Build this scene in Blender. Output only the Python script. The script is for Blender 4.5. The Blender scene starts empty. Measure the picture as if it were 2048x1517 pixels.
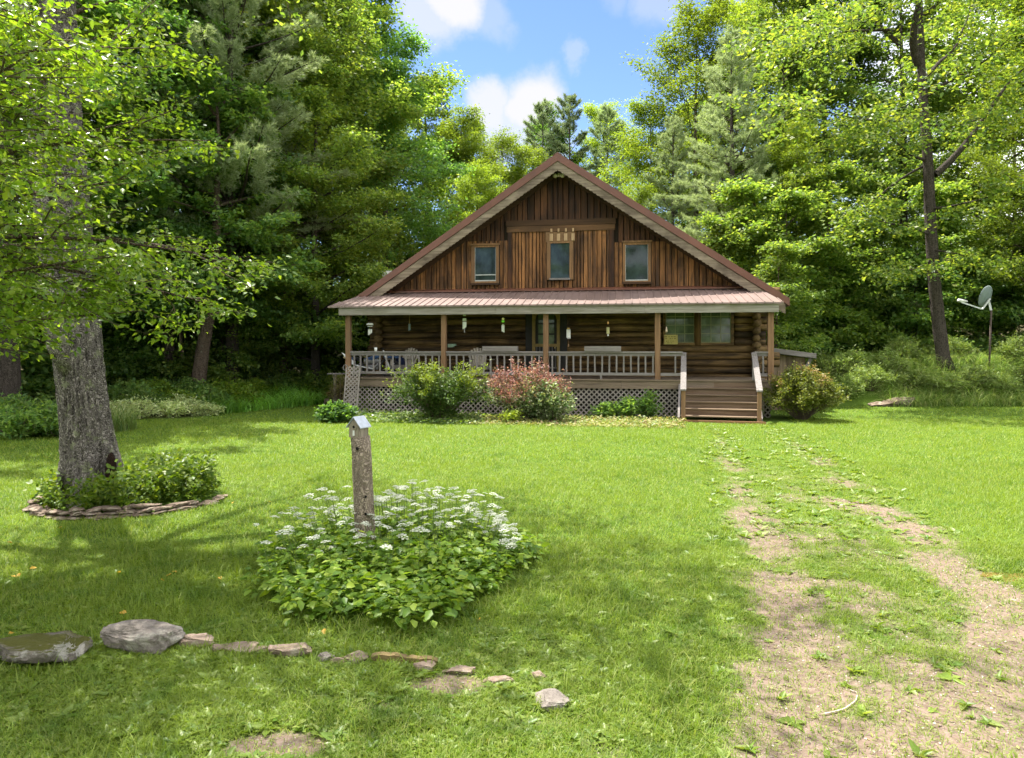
import bpy, math, random
import numpy as np
from mathutils import Vector, Matrix
R = math.radians
sc = bpy.context.scene
C = sc.collection
RNG = np.random.default_rng(7)
random.seed(7)

# ---------------------------------------------------------------- camera
cam = bpy.data.objects.new("camera", bpy.data.cameras.new("camera"))
C.objects.link(cam)
cam.data.sensor_width = 36
cam.data.lens = 24.43
cam.data.shift_y = -0.0305
cam.data.clip_start = 0.1
cam.data.clip_end = 2000
cam.location = (0, 0, 2.25)
cam.rotation_euler = (R(90), 0, 0)
sc.camera = cam

# ---------------------------------------------------------------- light
SUN_EL, SUN_AZ = 68.5, -43.0            # azimuth from +Y towards +X
w = bpy.data.worlds.new("World"); sc.world = w; w.use_nodes = True
wn = w.node_tree; N = wn.nodes; L = wn.links
for n in list(N): N.remove(n)
def nd(t, **k):
    n = N.new(t)
    for a, b in k.items(): setattr(n, a, b)
    return n
out = nd("ShaderNodeOutputWorld"); bg = nd("ShaderNodeBackground")
sky = nd("ShaderNodeTexSky"); sky.sky_type = 'NISHITA'; sky.sun_disc = False
sky.sun_elevation = R(SUN_EL); sky.sun_rotation = R(SUN_AZ)
sky.air_density = 1.0; sky.dust_density = 0.3; sky.ozone_density = 3.0
bg.inputs[1].default_value = 0.085
hs = nd("ShaderNodeHueSaturation"); hs.inputs['Saturation'].default_value = 1.14; hs.inputs['Hue'].default_value = .512; hs.inputs['Value'].default_value = .67
L.new(sky.outputs[0], hs.inputs['Color'])
tc = nd("ShaderNodeTexCoord")
nz = nd("ShaderNodeTexNoise"); nz.inputs['Scale'].default_value = 9; nz.inputs['Detail'].default_value = 7
nz.inputs['Roughness'].default_value = 0.6
L.new(tc.outputs['Generated'], nz.inputs['Vector'])
sub = nd("ShaderNodeVectorMath", operation='SUBTRACT'); sub.inputs[1].default_value = (.5, .5, .5)
L.new(nz.outputs['Color'], sub.inputs[0])
sca = nd("ShaderNodeVectorMath", operation='SCALE'); sca.inputs['Scale'].default_value = 0.09
L.new(sub.outputs[0], sca.inputs[0])
add = nd("ShaderNodeVectorMath", operation='ADD')
L.new(tc.outputs['Generated'], add.inputs[0]); L.new(sca.outputs[0], add.inputs[1])
prev = None
for (az, el, r, amt) in [(-.035, .345, .045, .9), (.030, .352, .062, 1.0), (-.01, .315, .06, .75), (.045, .30, .06, .7),
                         (-.085, .505, .062, 1.0), (-.12, .47, .055, .7), (-.03, .475, .04, .3), (.22, .50, .05, .35), (.15, .50, .035, .2),
                         (-.36, .50, .12, .8), (.45, .52, .14, .8), (.6, .4, .1, .7), (.09, .42, .02, .3)]:
    c = Vector((az, 1, el)).normalized()
    d = nd("ShaderNodeVectorMath", operation='DISTANCE'); d.inputs[1].default_value = c
    L.new(add.outputs[0], d.inputs[0])
    m = nd("ShaderNodeMapRange", interpolation_type='SMOOTHSTEP')
    m.inputs[1].default_value = r; m.inputs[2].default_value = r * .45; m.inputs[3].default_value = 0; m.inputs[4].default_value = amt
    L.new(d.outputs['Value'], m.inputs[0])
    if prev is None: prev = m.outputs[0]
    else:
        mx = nd("ShaderNodeMath", operation='MAXIMUM'); L.new(prev, mx.inputs[0]); L.new(m.outputs[0], mx.inputs[1]); prev = mx.outputs[0]
# unseen bright clouds added to lift ambient, away from the blue above the roof
nb_ = nd("ShaderNodeTexNoise"); nb_.inputs['Scale'].default_value = 2.3; nb_.inputs['Detail'].default_value = 6; nb_.inputs['Roughness'].default_value = .55
L.new(tc.outputs['Generated'], nb_.inputs['Vector'])
mb_ = nd("ShaderNodeMapRange", interpolation_type='SMOOTHSTEP'); mb_.inputs[1].default_value = .36; mb_.inputs[2].default_value = .52; L.new(nb_.outputs['Fac'], mb_.inputs[0])
dw = nd("ShaderNodeVectorMath", operation='DISTANCE'); dw.inputs[1].default_value = Vector((0, 1, .33)).normalized(); L.new(tc.outputs['Generated'], dw.inputs[0])
mw = nd("ShaderNodeMapRange", interpolation_type='SMOOTHSTEP'); mw.inputs[1].default_value = .38; mw.inputs[2].default_value = .62; L.new(dw.outputs['Value'], mw.inputs[0])
mm_ = nd("ShaderNodeMath", operation='MULTIPLY'); L.new(mb_.outputs[0], mm_.inputs[0]); L.new(mw.outputs[0], mm_.inputs[1])
mixc = nd("ShaderNodeMix", data_type='RGBA')
L.new(prev, mixc.inputs['Factor']); L.new(hs.outputs[0], mixc.inputs['A'])
mixc.inputs['B'].default_value = (2.5, 2.5, 2.62, 1)
mixd = nd("ShaderNodeMix", data_type='RGBA'); mixd.inputs['B'].default_value = (7.2, 7.2, 7.3, 1)
L.new(mm_.outputs[0], mixd.inputs['Factor']); L.new(mixc.outputs['Result'], mixd.inputs['A'])
L.new(mixd.outputs['Result'], bg.inputs[0]); L.new(bg.outputs[0], out.inputs[0])

sun = bpy.data.lights.new("sun", 'SUN'); sun.energy = 3.1; sun.angle = R(0.53); sun.color = (1.0, .955, .87)
so = bpy.data.objects.new("sun", sun); C.objects.link(so)
sd = Vector((math.sin(R(SUN_AZ)) * math.cos(R(SUN_EL)), math.cos(R(SUN_AZ)) * math.cos(R(SUN_EL)), math.sin(R(SUN_EL))))
so.rotation_euler = sd.to_track_quat('Z', 'Y').to_euler()
so.location = sd * 60

vs = sc.view_settings
sc.display_settings.display_device = 'sRGB'
vs.view_transform = 'Standard'; vs.look = 'None'; vs.gamma = 1; vs.exposure = 2.2
cy = sc.cycles
cy.max_bounces = 12; cy.diffuse_bounces = 7; cy.glossy_bounces = 3; cy.transmission_bounces = 8; cy.transparent_max_bounces = 8
cy.sample_clamp_indirect = 6; cy.use_denoising = True
cy.use_adaptive_sampling = True; cy.adaptive_threshold = 0.02
cy.caustics_reflective = False; cy.caustics_refractive = False

# ---------------------------------------------------------------- materials
MATS = {}
class NT:
    def __init__(s, name):
        s.m = bpy.data.materials.new(name); s.m.use_nodes = True
        s.t = s.m.node_tree; s.N = s.t.nodes; s.L = s.t.links
        for n in list(s.N): s.N.remove(n)
        s.out = s.N.new("ShaderNodeOutputMaterial")
        MATS[name] = s.m
    def n(s, t, ins=None, **k):
        x = s.N.new(t)
        for a, b in k.items(): setattr(x, a, b)
        for a, b in (ins or {}).items():
            if isinstance(b, bpy.types.NodeSocket): s.L.new(b, x.inputs[a])
            else: x.inputs[a].default_value = b
        return x
    def ramp(s, fac, stops, interp='LINEAR'):
        r = s.n("ShaderNodeValToRGB", {'Fac': fac}); cr = r.color_ramp; cr.interpolation = interp
        while len(cr.elements) < len(stops): cr.elements.new(.5)
        for e, (p, c) in zip(cr.elements, stops):
            e.position = p; e.color = (*c, 1) if len(c) == 3 else c
        return r.outputs[0]
    def mix(s, f, a, b, mode='MIX'):
        x = s.n("ShaderNodeMix", data_type='RGBA', blend_type=mode)
        for k, v in (('Factor', f), ('A', a), ('B', b)):
            if isinstance(v, bpy.types.NodeSocket): s.L.new(v, x.inputs[k])
            elif k == 'Factor': x.inputs[k].default_value = v
            else: x.inputs[k].default_value = (*v, 1)
        return x.outputs['Result']
    def math(s, op, a, b=0.0, clamp=False):
        x = s.n("ShaderNodeMath", {0: a, 1: b}, operation=op, use_clamp=clamp); return x.outputs[0]
    def noise(s, vec, scale, detail=4, rough=.55):
        return s.n("ShaderNodeTexNoise", {'Vector': vec, 'Scale': scale, 'Detail': detail, 'Roughness': rough}).outputs['Fac']
    def rng(s, f, a, b, c=0., d=1., smooth=True):
        x = s.n("ShaderNodeMapRange", {0: f, 1: a, 2: b, 3: c, 4: d}, interpolation_type='SMOOTHSTEP' if smooth else 'LINEAR'); return x.outputs[0]
    def obj(s): return s.n("ShaderNodeTexCoord").outputs['Object']
    def pos(s): return s.n("ShaderNodeNewGeometry").outputs['Position']
    def island(s): return s.n("ShaderNodeNewGeometry").outputs['Random Per Island']
    def scale(s, v, k):
        return s.n("ShaderNodeVectorMath", {0: v, 1: k}, operation='MULTIPLY').outputs[0]
    def bump(s, h, dist=.02, st=.6):
        return s.n("ShaderNodeBump", {'Height': h, 'Distance': dist, 'Strength': st}).outputs[0]
    def bsdf(s, col, rough=.7, spec=.3, nrm=None, metal=0.):
        b = s.n("ShaderNodeBsdfPrincipled", {'Base Color': col if isinstance(col, bpy.types.NodeSocket) else (*col, 1), 'Roughness': rough, 'Metallic': metal})
        b.inputs['Specular IOR Level'].default_value = spec
        if nrm is not None: s.L.new(nrm, b.inputs['Normal'])
        return b.outputs[0]
    def done(s, sh): s.L.new(sh, s.out.inputs[0]); return s.m

def wood(name, c1, c2, c3, axis, grain=26., tint=.35, rough=.8, stain=.8, stain_scale=1.1, bump=.006, spec=.2, k=.55, streak=0.):
    """weathered timber: c1 dark grain, c2 face, c3 stain; grain runs along axis"""
    c1, c2, c3 = [tuple(x * k for x in c) for c in (c1, c2, c3)]
    t = NT(name); isl = t.island(); o = t.obj()
    off = t.n("ShaderNodeVectorMath", {0: (17.3, 9.1, 13.7)}, operation='SCALE'); t.L.new(isl, off.inputs['Scale'])
    v = t.n("ShaderNodeVectorMath", {0: o, 1: off.outputs[0]}, operation='ADD').outputs[0]
    kk = [grain] * 3; kk[axis] = grain * .045
    g = t.noise(t.scale(v, tuple(kk)), 1.0, 6, .62)
    k2 = [stain_scale * 1.6] * 3; k2[axis] = stain_scale * .55
    s1 = t.noise(t.scale(v, tuple(k2)), 1.0, 5, .6)
    col = t.ramp(g, [(.22, c1), (.55, c2), (.85, tuple(min(1, x * 1.25) for x in c2))])
    col = t.mix(t.rng(s1, .45, .68, 0, stain), col, c3)
    if streak:
        k3 = [7.] * 3; k3[axis] = .55
        s2 = t.noise(t.scale(v, tuple(k3)), 1.0, 6, .68); col = t.mix(t.rng(s2, .44, .62, 0, streak), col, c3)
        k4 = [1.3] * 3; s3 = t.noise(t.scale(o, tuple(k4)), 1.0, 5, .6); col = t.mix(t.rng(s3, .48, .68, 0, streak * .8), col, tuple(x * .7 for x in c3))
    br = t.rng(isl, 0, 1, 1 - tint, 1 + tint, False)
    bc = t.n("ShaderNodeCombineColor", {0: br, 1: br, 2: br}).outputs[0]
    col = t.mix(1.0, col, bc, 'MULTIPLY')
    return t.done(t.bsdf(col, rough, spec, t.bump(g, bump, .8)))

def leafmat(name, cols, trans=.42, rough=.5, spec=.35, tk=(1.5, 1.45, .55), bright=(.75, 1.3), patch=None):
    t = NT(name); isl = t.island()
    oi = t.n("ShaderNodeObjectInfo").outputs['Random']
    k = len(cols) - 1
    col = t.ramp(isl, [(i / k, c) for i, c in enumerate(cols)])
    if patch:
        ps_ = t.pos(); pn = t.noise(ps_, .55, 5, .6); pn2 = t.noise(ps_, 2.3, 4, .6)
        col = t.mix(t.rng(pn, .40, .62, 0, .75), col, patch[0]); col = t.mix(t.rng(pn2, .50, .70, 0, .6), col, patch[1])
    b = t.rng(oi, 0, 1, bright[0], bright[1], False)
    bc = t.n("ShaderNodeCombineColor", {0: b, 1: b, 2: b}).outputs[0]
    col = t.mix(1.0, col, bc, 'MULTIPLY')
    tcol = t.mix(1.0, col, tk, 'MULTIPLY')
    p = t.bsdf(col, rough, spec)
    tr = t.n("ShaderNodeBsdfTranslucent", {'Color': tcol}).outputs[0]
    mx = t.n("ShaderNodeMixShader", {0: trans, 1: p, 2: tr})
    return t.done(mx.outputs[0])

def plain(name, col, rough=.6, spec=.3, var=.25, scale=8., metal=0., bump=0.):
    t = NT(name); n = t.noise(t.obj(), scale, 5, .6)
    c = t.ramp(n, [(.3, tuple(x * (1 - var) for x in col)), (.7, tuple(min(1, x * (1 + var)) for x in col))])
    return t.done(t.bsdf(c, rough, spec, t.bump(n, bump, .6) if bump else None, metal))

def bark(name, c1, c2, lichen=None, scale=7., depth=.05, lich_amt=.62):
    t = NT(name); o = t.obj()
    ow = t.n("ShaderNodeVectorMath", {0: o, 1: t.n("ShaderNodeTexNoise", {'Vector': o, 'Scale': scale * .6, 'Detail': 3.}).outputs['Color']}, operation='ADD').outputs[0]
    wv = t.n("ShaderNodeTexVoronoi", {'Vector': t.scale(ow, (scale * 1.8, scale * 1.8, scale * .32)), 'Scale': 1.0, 'Randomness': 1.0}, feature='DISTANCE_TO_EDGE').outputs['Distance']
    n1 = t.noise(t.scale(o, (scale * 2.2, scale * 2.2, scale * .4)), 1, 7, .65)
    h = t.math('ADD', t.math('MULTIPLY', t.rng(wv, 0, .28), .52), t.math('MULTIPLY', n1, .85))
    col = t.ramp(h, [(.36, c1), (.66, c2), (1., tuple(min(1, x * 1.35) for x in c2))])
    if lichen:
        ln = t.noise(o, 5.5, 6, .7)
        col = t.mix(t.rng(ln, lich_amt, lich_amt + .05, 0, .85), col, lichen)
    return t.done(t.bsdf(col, .9, .15, t.bump(h, depth, 1.0)))

def stonemat(name, c1, c2, lich=(.42, .41, .36), moss=None, moss_lo=.5):
    t = NT(name); o = t.obj()
    n1 = t.noise(o, 9, 8, .68); n2 = t.noise(o, 4.0, 7, .65); n3 = t.noise(o, 60, 5, .65)
    col = t.ramp(n1, [(.3, c1), (.65, c2)])
    col = t.mix(t.rng(n2, .56, .62, 0, .75), col, lich)
    col = t.mix(t.rng(n3, .55, .75, 0, .4), col, tuple(x * .45 for x in c1))
    if moss:
        nz_ = t.n("ShaderNodeSeparateXYZ", {0: t.n("ShaderNodeNewGeometry").outputs['Normal']}).outputs[2]
        mm = t.math('MULTIPLY', t.rng(nz_, .35, .8), t.rng(t.noise(o, 2.4, 5, .65), moss_lo - .05, moss_lo + .07))
        col = t.mix(mm, col, moss)
    h = t.math('ADD', n1, t.math('MULTIPLY', n3, .3))
    return t.done(t.bsdf(col, .88, .2, t.bump(h, .03, .8)))

GREY = wood('grey_wood_x', (.16, .14, .12), (.37, .335, .315), (.23, .205, .18), 0, 30, .14, stain=.5)
GREYZ = wood('grey_wood_z', (.16, .14, .13), (.37, .335, .315), (.24, .215, .19), 2, 30, .14, stain=.5)
GREYY = wood('grey_wood_y', (.16, .14, .12), (.37, .335, .315), (.23, .205, .18), 1, 30, .16, stain=.5)
DECK = wood('deck_wood', (.14, .10, .07), (.33, .25, .175), (.20, .16, .12), 0, 24, .2, stain=.55)
STAIR = wood('stair_wood', (.15, .10, .065), (.36, .255, .165), (.23, .16, .11), 0, 24, .12, stain=.6)
POSTW = wood('post_wood', (.17, .09, .045), (.40, .235, .125), (.28, .19, .12), 2, 22, .12, stain=.5)
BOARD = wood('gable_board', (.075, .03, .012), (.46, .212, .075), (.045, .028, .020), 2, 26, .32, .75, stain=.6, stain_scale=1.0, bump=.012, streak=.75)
BOARDD = wood('gable_board_dark', (.036, .017, .010), (.155, .066, .029), (.026, .017, .013), 2, 26, .35, .75, stain=.7, stain_scale=1.0, bump=.012, streak=.7)  # weathered dark boards, taken darker still for shade under the rake
TRIM = wood('window_trim', (.16, .08, .035), (.40, .22, .10), (.20, .12, .065), 2, 24, .15, stain=.6, streak=.4)
BEAMX = wood('gable_beam', (.03, .018, .011), (.105, .055, .028), (.045, .03, .02), 0, 22, .3, stain=.6)
LOG = wood('log', (.025, .015, .007), (.40, .245, .095), (.035, .022, .012), 0, 17, .42, .7, stain=.6, stain_scale=1.3, bump=.03, streak=.8)
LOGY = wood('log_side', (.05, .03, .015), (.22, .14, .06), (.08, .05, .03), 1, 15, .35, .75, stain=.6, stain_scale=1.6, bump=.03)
LOGEND = wood('log_end', (.15, .11, .08), (.42, .35, .26), (.18, .14, .10), 0, 22, .3, stain=.5)
RAKE = wood('rake_board', (.17, .125, .085), (.46, .37, .27), (.13, .095, .07), 0, 20, .2, stain=.85, stain_scale=2.2, streak=.55)
LATT = plain('lattice_wood', (.29, .255, .225), .85, .15, .25, 5.)
YEL = plain('yellow_frame', (.22, .15, .045), .6, .3, .2, 9.)
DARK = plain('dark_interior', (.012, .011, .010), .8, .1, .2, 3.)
CHINK = plain('dark_chinking', (.022, .016, .011), .9, .1, .3, 10.)

def metal_roof(name, col):
    t = NT(name); o = t.obj(); n = t.noise(t.scale(o, (1.5, .7, 1)), 1.2, 6, .6); n2 = t.noise(o, 14, 4, .6)
    c = t.ramp(n, [(.3, tuple(x * .8 for x in col)), (.7, tuple(x * 1.2 for x in col))])
    c = t.mix(t.rng(n2, .6, .8, 0, .25), c, (.30, .22, .19))
    return t.done(t.bsdf(c, .42, .5))
ROOFM = metal_roof('metal_roof', (.125, .046, .026))
PROOFM = metal_roof('porch_metal_roof', (.19, .135, .118))

def glassmat(name, col, curtain=None):
    t = NT(name); o = t.obj()
    n = t.noise(t.scale(o, (2.2, 2.2, 1.3)), 1.6, 5, .6)
    c = t.ramp(n, [(.35, tuple(x * .5 for x in col)), (.7, tuple(x * 1.5 for x in col))])
    return t.done(t.bsdf(c, .04, .38))
GLASS = glassmat('window_glass', (.025, .038, .034))
GLASSG = glassmat('porch_window_glass', (.10, .13, .075))

# ---------------------------------------------------------------- mesh helpers
class MB:
    def __init__(s): s.v = []; s.f = []; s.mi = []; s.cur = 0
    def quad(s, a, b, c, d):
        i = len(s.v); s.v += [tuple(a), tuple(b), tuple(c), tuple(d)]; s.f.append((i, i+1, i+2, i+3)); s.mi.append(s.cur)
    def hexa(s, p):
        i = len(s.v); s.v += [tuple(q) for q in p]
        for f in ((0,3,2,1),(4,5,6,7),(0,1,5,4),(1,2,6,5),(2,3,7,6),(3,0,4,7)):
            s.f.append(tuple(i+k for k in f)); s.mi.append(s.cur)
    def box(s, x0, x1, y0, y1, z0, z1, j=0.):
        p = [(x0,y0,z0),(x1,y0,z0),(x1,y1,z0),(x0,y1,z0),(x0,y0,z1),(x1,y0,z1),(x1,y1,z1),(x0,y1,z1)]
        if j: p = [tuple(c + random.uniform(-j, j) for c in q) for q in p]
        s.hexa(p); return s
    def beam(s, a, b, wd, ht, up=(0, 0, 1)):
        a = Vector(a); b = Vector(b); d = (b - a).normalized(); up = Vector(up)
        if abs(d.dot(up)) > .98: up = Vector((0, 1, 0))
        sd_ = d.cross(up).normalized(); u = sd_.cross(d)
        x = sd_ * wd / 2; y = u * ht / 2
        s.hexa([a-x-y, a+x-y, b+x-y, b-x-y, a-x+y, a+x+y, b+x+y, b-x+y]); return s
    def prism(s, pts, off):
        """closed polygon pts extruded by off"""
        n = len(pts); i = len(s.v); off = Vector(off)
        s.v += [tuple(p) for p in pts] + [tuple(Vector(p) + off) for p in pts]
        s.f.append(tuple(range(i, i+n))); s.mi.append(s.cur)
        s.f.append(tuple(range(i+2*n-1, i+n-1, -1))); s.mi.append(s.cur)
        for k in range(n):
            k2 = (k+1) % n; s.f.append((i+k, i+n+k, i+n+k2, i+k2)); s.mi.append(s.cur)
        return s
    def tube(s, pts, rad, n=8, cap=True, wob=0.):
        pts = [Vector(p) for p in pts]; m = len(pts)
        if not hasattr(rad, '__len__'): rad = [rad] * m
        i0 = len(s.v); ref = Vector((1, 0, 0)); ph = [random.uniform(1 - wob, 1 + wob) for _ in range(n)]
        for k, p in enumerate(pts):
            d = (pts[min(k+1, m-1)] - pts[max(k-1, 0)]).normalized()
            if abs(d.dot(ref)) > .95: ref = Vector((0, 1, 0))
            a = d.cross(ref).normalized(); b = d.cross(a).normalized()
            for q in range(n):
                an = 2 * math.pi * q / n; r = rad[k] * ph[q] * random.uniform(1 - wob*.5, 1 + wob*.5)
                s.v.append(tuple(p + a * (math.cos(an) * r) + b * (math.sin(an) * r)))
        for k in range(m-1):
            for q in range(n):
                q2 = (q+1) % n
                s.f.append((i0+k*n+q, i0+k*n+q2, i0+(k+1)*n+q2, i0+(k+1)*n+q)); s.mi.append(s.cur)
        if cap:
            s.f.append(tuple(i0+q for q in range(n))[::-1]); s.mi.append(s.cur)
            s.f.append(tuple(i0+(m-1)*n+q for q in range(n))); s.mi.append(s.cur)
        return s
    def ball(s, c, r, n=8, m=6):
        c = Vector(c); r = r if hasattr(r, '__len__') else (r, r, r); i0 = len(s.v)
        for k in range(m+1):
            th = math.pi * k / m
            for q in range(n):
                ph = 2*math.pi*q/n
                s.v.append((c.x + r[0]*math.sin(th)*math.cos(ph), c.y + r[1]*math.sin(th)*math.sin(ph), c.z + r[2]*math.cos(th)))
        for k in range(m):
            for q in range(n):
                q2 = (q+1) % n; s.f.append((i0+k*n+q, i0+(k+1)*n+q, i0+(k+1)*n+q2, i0+k*n+q2)); s.mi.append(s.cur)
        return s
    def build(s, name, mat, parent=None, smooth=False, bevel=0.):
        me = bpy.data.meshes.new(name); me.from_pydata(s.v, [], s.f)
        for m in (mat if isinstance(mat, (list, tuple)) else [mat]): me.materials.append(m)
        me.polygons.foreach_set('material_index', s.mi)
        if smooth: me.polygons.foreach_set('use_smooth', [True] * len(s.f))
        me.update()
        o = bpy.data.objects.new(name, me); C.objects.link(o)
        if parent is not None: o.parent = parent
        if bevel:
            b = o.modifiers.new('bevel', 'BEVEL'); b.width = bevel; b.segments = 2; b.limit_method = 'ANGLE'
        return o

def npmesh(name, V, F, mat, parent=None, mi=None, smooth=False):
    """V (n,3); F list of (m,k) index arrays"""
    me = bpy.data.meshes.new(name); V = np.asarray(V, np.float32)
    me.vertices.add(len(V)); me.vertices.foreach_set('co', V.ravel())
    F = F if isinstance(F, list) else [F]
    nl = sum(f.size for f in F); npoly = sum(len(f) for f in F)
    me.loops.add(nl); me.polygons.add(npoly)
    me.loops.foreach_set('vertex_index', np.concatenate([f.ravel() for f in F]).astype(np.int32))
    tot = np.concatenate([np.full(len(f), f.shape[1], np.int32) for f in F])
    st = np.concatenate([[0], np.cumsum(tot)[:-1]]).astype(np.int32)
    me.polygons.foreach_set('loop_start', st)
    try: me.polygons.foreach_set('loop_total', tot)
    except Exception: pass
    for m in (mat if isinstance(mat, (list, tuple)) else [mat]): me.materials.append(m)
    if mi is not None: me.polygons.foreach_set('material_index', np.asarray(mi, np.int32))
    if smooth: me.polygons.foreach_set('use_smooth', np.ones(npoly, bool))
    me.update(calc_edges=True)
    o = bpy.data.objects.new(name, me); C.objects.link(o)
    if parent is not None: o.parent = parent
    return o

def tag(o, label=None, cat=None, group=None, kind=None):
    for k, v in (('label', label), ('category', cat), ('group', group), ('kind', kind)):
        if v: o[k] = v
    return o
def thing(name, label, cat, loc=(0, 0, 0), rz=0., group=None):
    o = bpy.data.objects.new(name, None); C.objects.link(o); o.empty_display_size = .2
    o.location = loc; o.rotation_euler = (0, 0, rz)
    return tag(o, label, cat, group)
def copy_tree(o, parent=None):
    c = o.copy(); C.objects.link(c); c.parent = parent
    for ch in o.children: copy_tree(ch, c)
    return c

# ---------------------------------------------------------------- leaf helpers (numpy)
def unit(a): return a / np.maximum(np.linalg.norm(a, axis=-1, keepdims=True), 1e-9)
def leaf_arrays(P, D, Nn, Ln, Wd, fold=.0, curl=.0):
    """kite leaf: with fold two quads about the midrib, else one quad. returns V,F"""
    n = len(P); D = unit(D); S = unit(np.cross(Nn, D)); U = np.cross(D, S)
    Ln = np.broadcast_to(np.asarray(Ln), (n,))[:, None]; Wd = np.broadcast_to(np.asarray(Wd), (n,))[:, None]
    if not fold:
        V = np.stack([P, P + D*Ln*.45 + S*Wd*.5, P + D*Ln - U*Ln*curl, P + D*Ln*.45 - S*Wd*.5], 1)
        return V.reshape(-1, 3), np.arange(4*n).reshape(n, 4)
    mid = P + D*Ln*.48 - U*Ln*curl*.2
    V = np.stack([P, P + D*Ln*.38 + S*Wd*.5 + U*Wd*fold, P + D*Ln*.75 + S*Wd*.3 + U*Wd*fold*.7 - U*Ln*curl*.6, P + D*Ln - U*Ln*curl,
                  P + D*Ln*.75 - S*Wd*.3 + U*Wd*fold*.7 - U*Ln*curl*.6, P + D*Ln*.38 - S*Wd*.5 + U*Wd*fold], 1)
    b = np.arange(n)[:, None] * 6
    return V.reshape(-1, 3), np.concatenate([b + np.array([0, 1, 2, 3]), b + np.array([0, 3, 4, 5])], 0)
class FM:
    """collects foliage arrays"""
    def __init__(s): s.V = []; s.F = {3: [], 4: [], 5: []}; s.M = {3: [], 4: [], 5: []}; s.n = 0
    def add(s, V, F, m=0):
        s.V.append(V); s.F[F.shape[1]].append(F + s.n); s.M[F.shape[1]].append(np.full(len(F), m)); s.n += len(V)
    def build(s, name, mats, parent=None):
        F = []; M = []
        for k in (3, 4, 5):
            if s.F[k]: F.append(np.concatenate(s.F[k])); M.append(np.concatenate(s.M[k]))
        return npmesh(name, np.concatenate(s.V), F, mats, parent, np.concatenate(M))
def ss(a, b, x):
    t = np.clip((x - a) / (b - a), 0, 1); return t*t*(3 - 2*t)
# ---------------------------------------------------------------- ground
def vnoise(x, y, seed=0):
    x = np.asarray(x, float); y = np.asarray(y, float); r = np.random.default_rng(seed)
    o = np.zeros(np.broadcast(x, y).shape)
    for k in range(6):
        a = r.uniform(0, 6.28); f = r.uniform(.6, 1.7); p = r.uniform(0, 6.28)
        o = o + np.sin((x*math.cos(a) + y*math.sin(a)) * f * 2.2 + p + 1.3*np.sin((x*math.sin(a) - y*math.cos(a)) * f + k))
    return o / 6
def gz(x, y):
    x = np.asarray(x, float); y = np.asarray(y, float)
    z = .2 * ss(8, 18, y)
    z = z + 1.45 * ss(24.0, 27.0, y) * ss(9.5, 13.5, x)
    z = z + .35 * ss(-9.5, -13, x) * ss(14, 22, y)
    z = z + 9 * ss(48, 90, y) + 5 * ss(22, 60, np.abs(x)) * ss(20, 40, y)
    z = z + .018 * vnoise(x, y, 3) * ss(26, 22, np.hypot(x, y))
    z = z - .05 * np.exp(-(((x - 5.02) / .40)**2 + ((y - 6.9) / .20)**2))
    # wheel ruts and the small drop along the stone edging in the foreground
    z = z - .035 * np.exp(-((x - np.interp(y, TY, TL)) / .28)**2) * ss(20, 12, y) - .035 * np.exp(-((x - np.interp(y, TY, TR)) / .3)**2) * ss(20, 12, y)
    return z
TY = [0., 3.8, 6.2, 8.8, 13.2, 17, 19]
TL = [1.0, 1.75, 2.45, 3.12, 4.1, 5.0, 5.3]
TR = [2.7, 3.35, 4.2, 4.95, 5.8, 6.5, 6.8]
def gz1(x, y): return float(gz(x, y))
def bare(x, y):
    """0 lawn .. 1 bare earth"""
    x = np.asarray(x, float); y = np.asarray(y, float)
    l = np.interp(y, TY, TL); r = np.interp(y, TY, TR)
    wd = np.interp(y, [3, 6, 10, 16, 19], [.60, .46, .38, .32, .3])
    am = np.interp(y, [3, 6, 9, 12, 15, 17.5, 18.6], [1.0, .82, .60, .42, .32, .14, 0])
    b = np.maximum(np.exp(-((x-l)/wd)**2), np.exp(-((x-r)/(wd*1.12))**2)) * am
    b = np.maximum(b, np.interp(y, [3, 5, 6.6], [.92, .80, .5]) * ss(.6, 1.9, x - (l - r) * 0 - np.interp(y, [3, 7], [.3, 1.6])) * ss(6.6, 4.2, y) * ss(6.5, 4.6, x))
    b = np.maximum(b, .36 * ss(l-.5, l+.1, x) * ss(r+.9, r+.2, x) * ss(16, 9, y))
    for (cx, cy, rx, ry, a) in [(-.40, 4.65, .30, .16, 1.0), (-1.35, 3.92, .34, .16, 1.0), (.15, 4.2, .25, .1, .5), (.55, 3.9, .2, .15, .6), (-.9, 4.35, .2, .1, .45)]:
        b = np.maximum(b, a * np.exp(-(((x-cx)/rx)**2 + ((y-cy)/ry)**2)**1.5))
    b = b + .34 * vnoise(x*2.1, y*1.6, 11) * ss(.04, .3, b) + .30 * vnoise(x*6, y*5, 12) * ss(.04, .3, b)
    return np.clip(b, 0, 1)
def gaxis(a, b, fine, lo, hi):
    f = np.arange(lo, hi + fine, fine)
    l = lo - np.cumsum(np.geomspace(fine*1.5, 40, 26)); r = hi + np.cumsum(np.geomspace(fine*1.5, 40, 26))
    return np.concatenate([l[::-1], f, r])
gx = gaxis(-200, 200, .11, -12, 14); gy = gaxis(-60, 200, .11, 2.2, 28)
X, Y = np.meshgrid(gx, gy)
Z = gz(X, Y)
nx, ny = len(gx), len(gy)
idx = np.arange(nx*ny).reshape(ny, nx)
F = np.stack([idx[:-1, :-1], idx[:-1, 1:], idx[1:, 1:], idx[1:, :-1]], -1).reshape(-1, 4)
t = NT('ground')
att = t.n("ShaderNodeAttribute", attribute_name='bare').outputs['Fac']
atw = t.n("ShaderNodeAttribute", attribute_name='wood').outputs['Fac']
ps = t.pos()
n1 = t.noise(ps, 1.1, 6, .6); n2 = t.noise(ps, 14, 6, .65); n3 = t.noise(ps, 70, 3, .6); n4 = t.noise(ps, 3.5, 5, .6)
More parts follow.
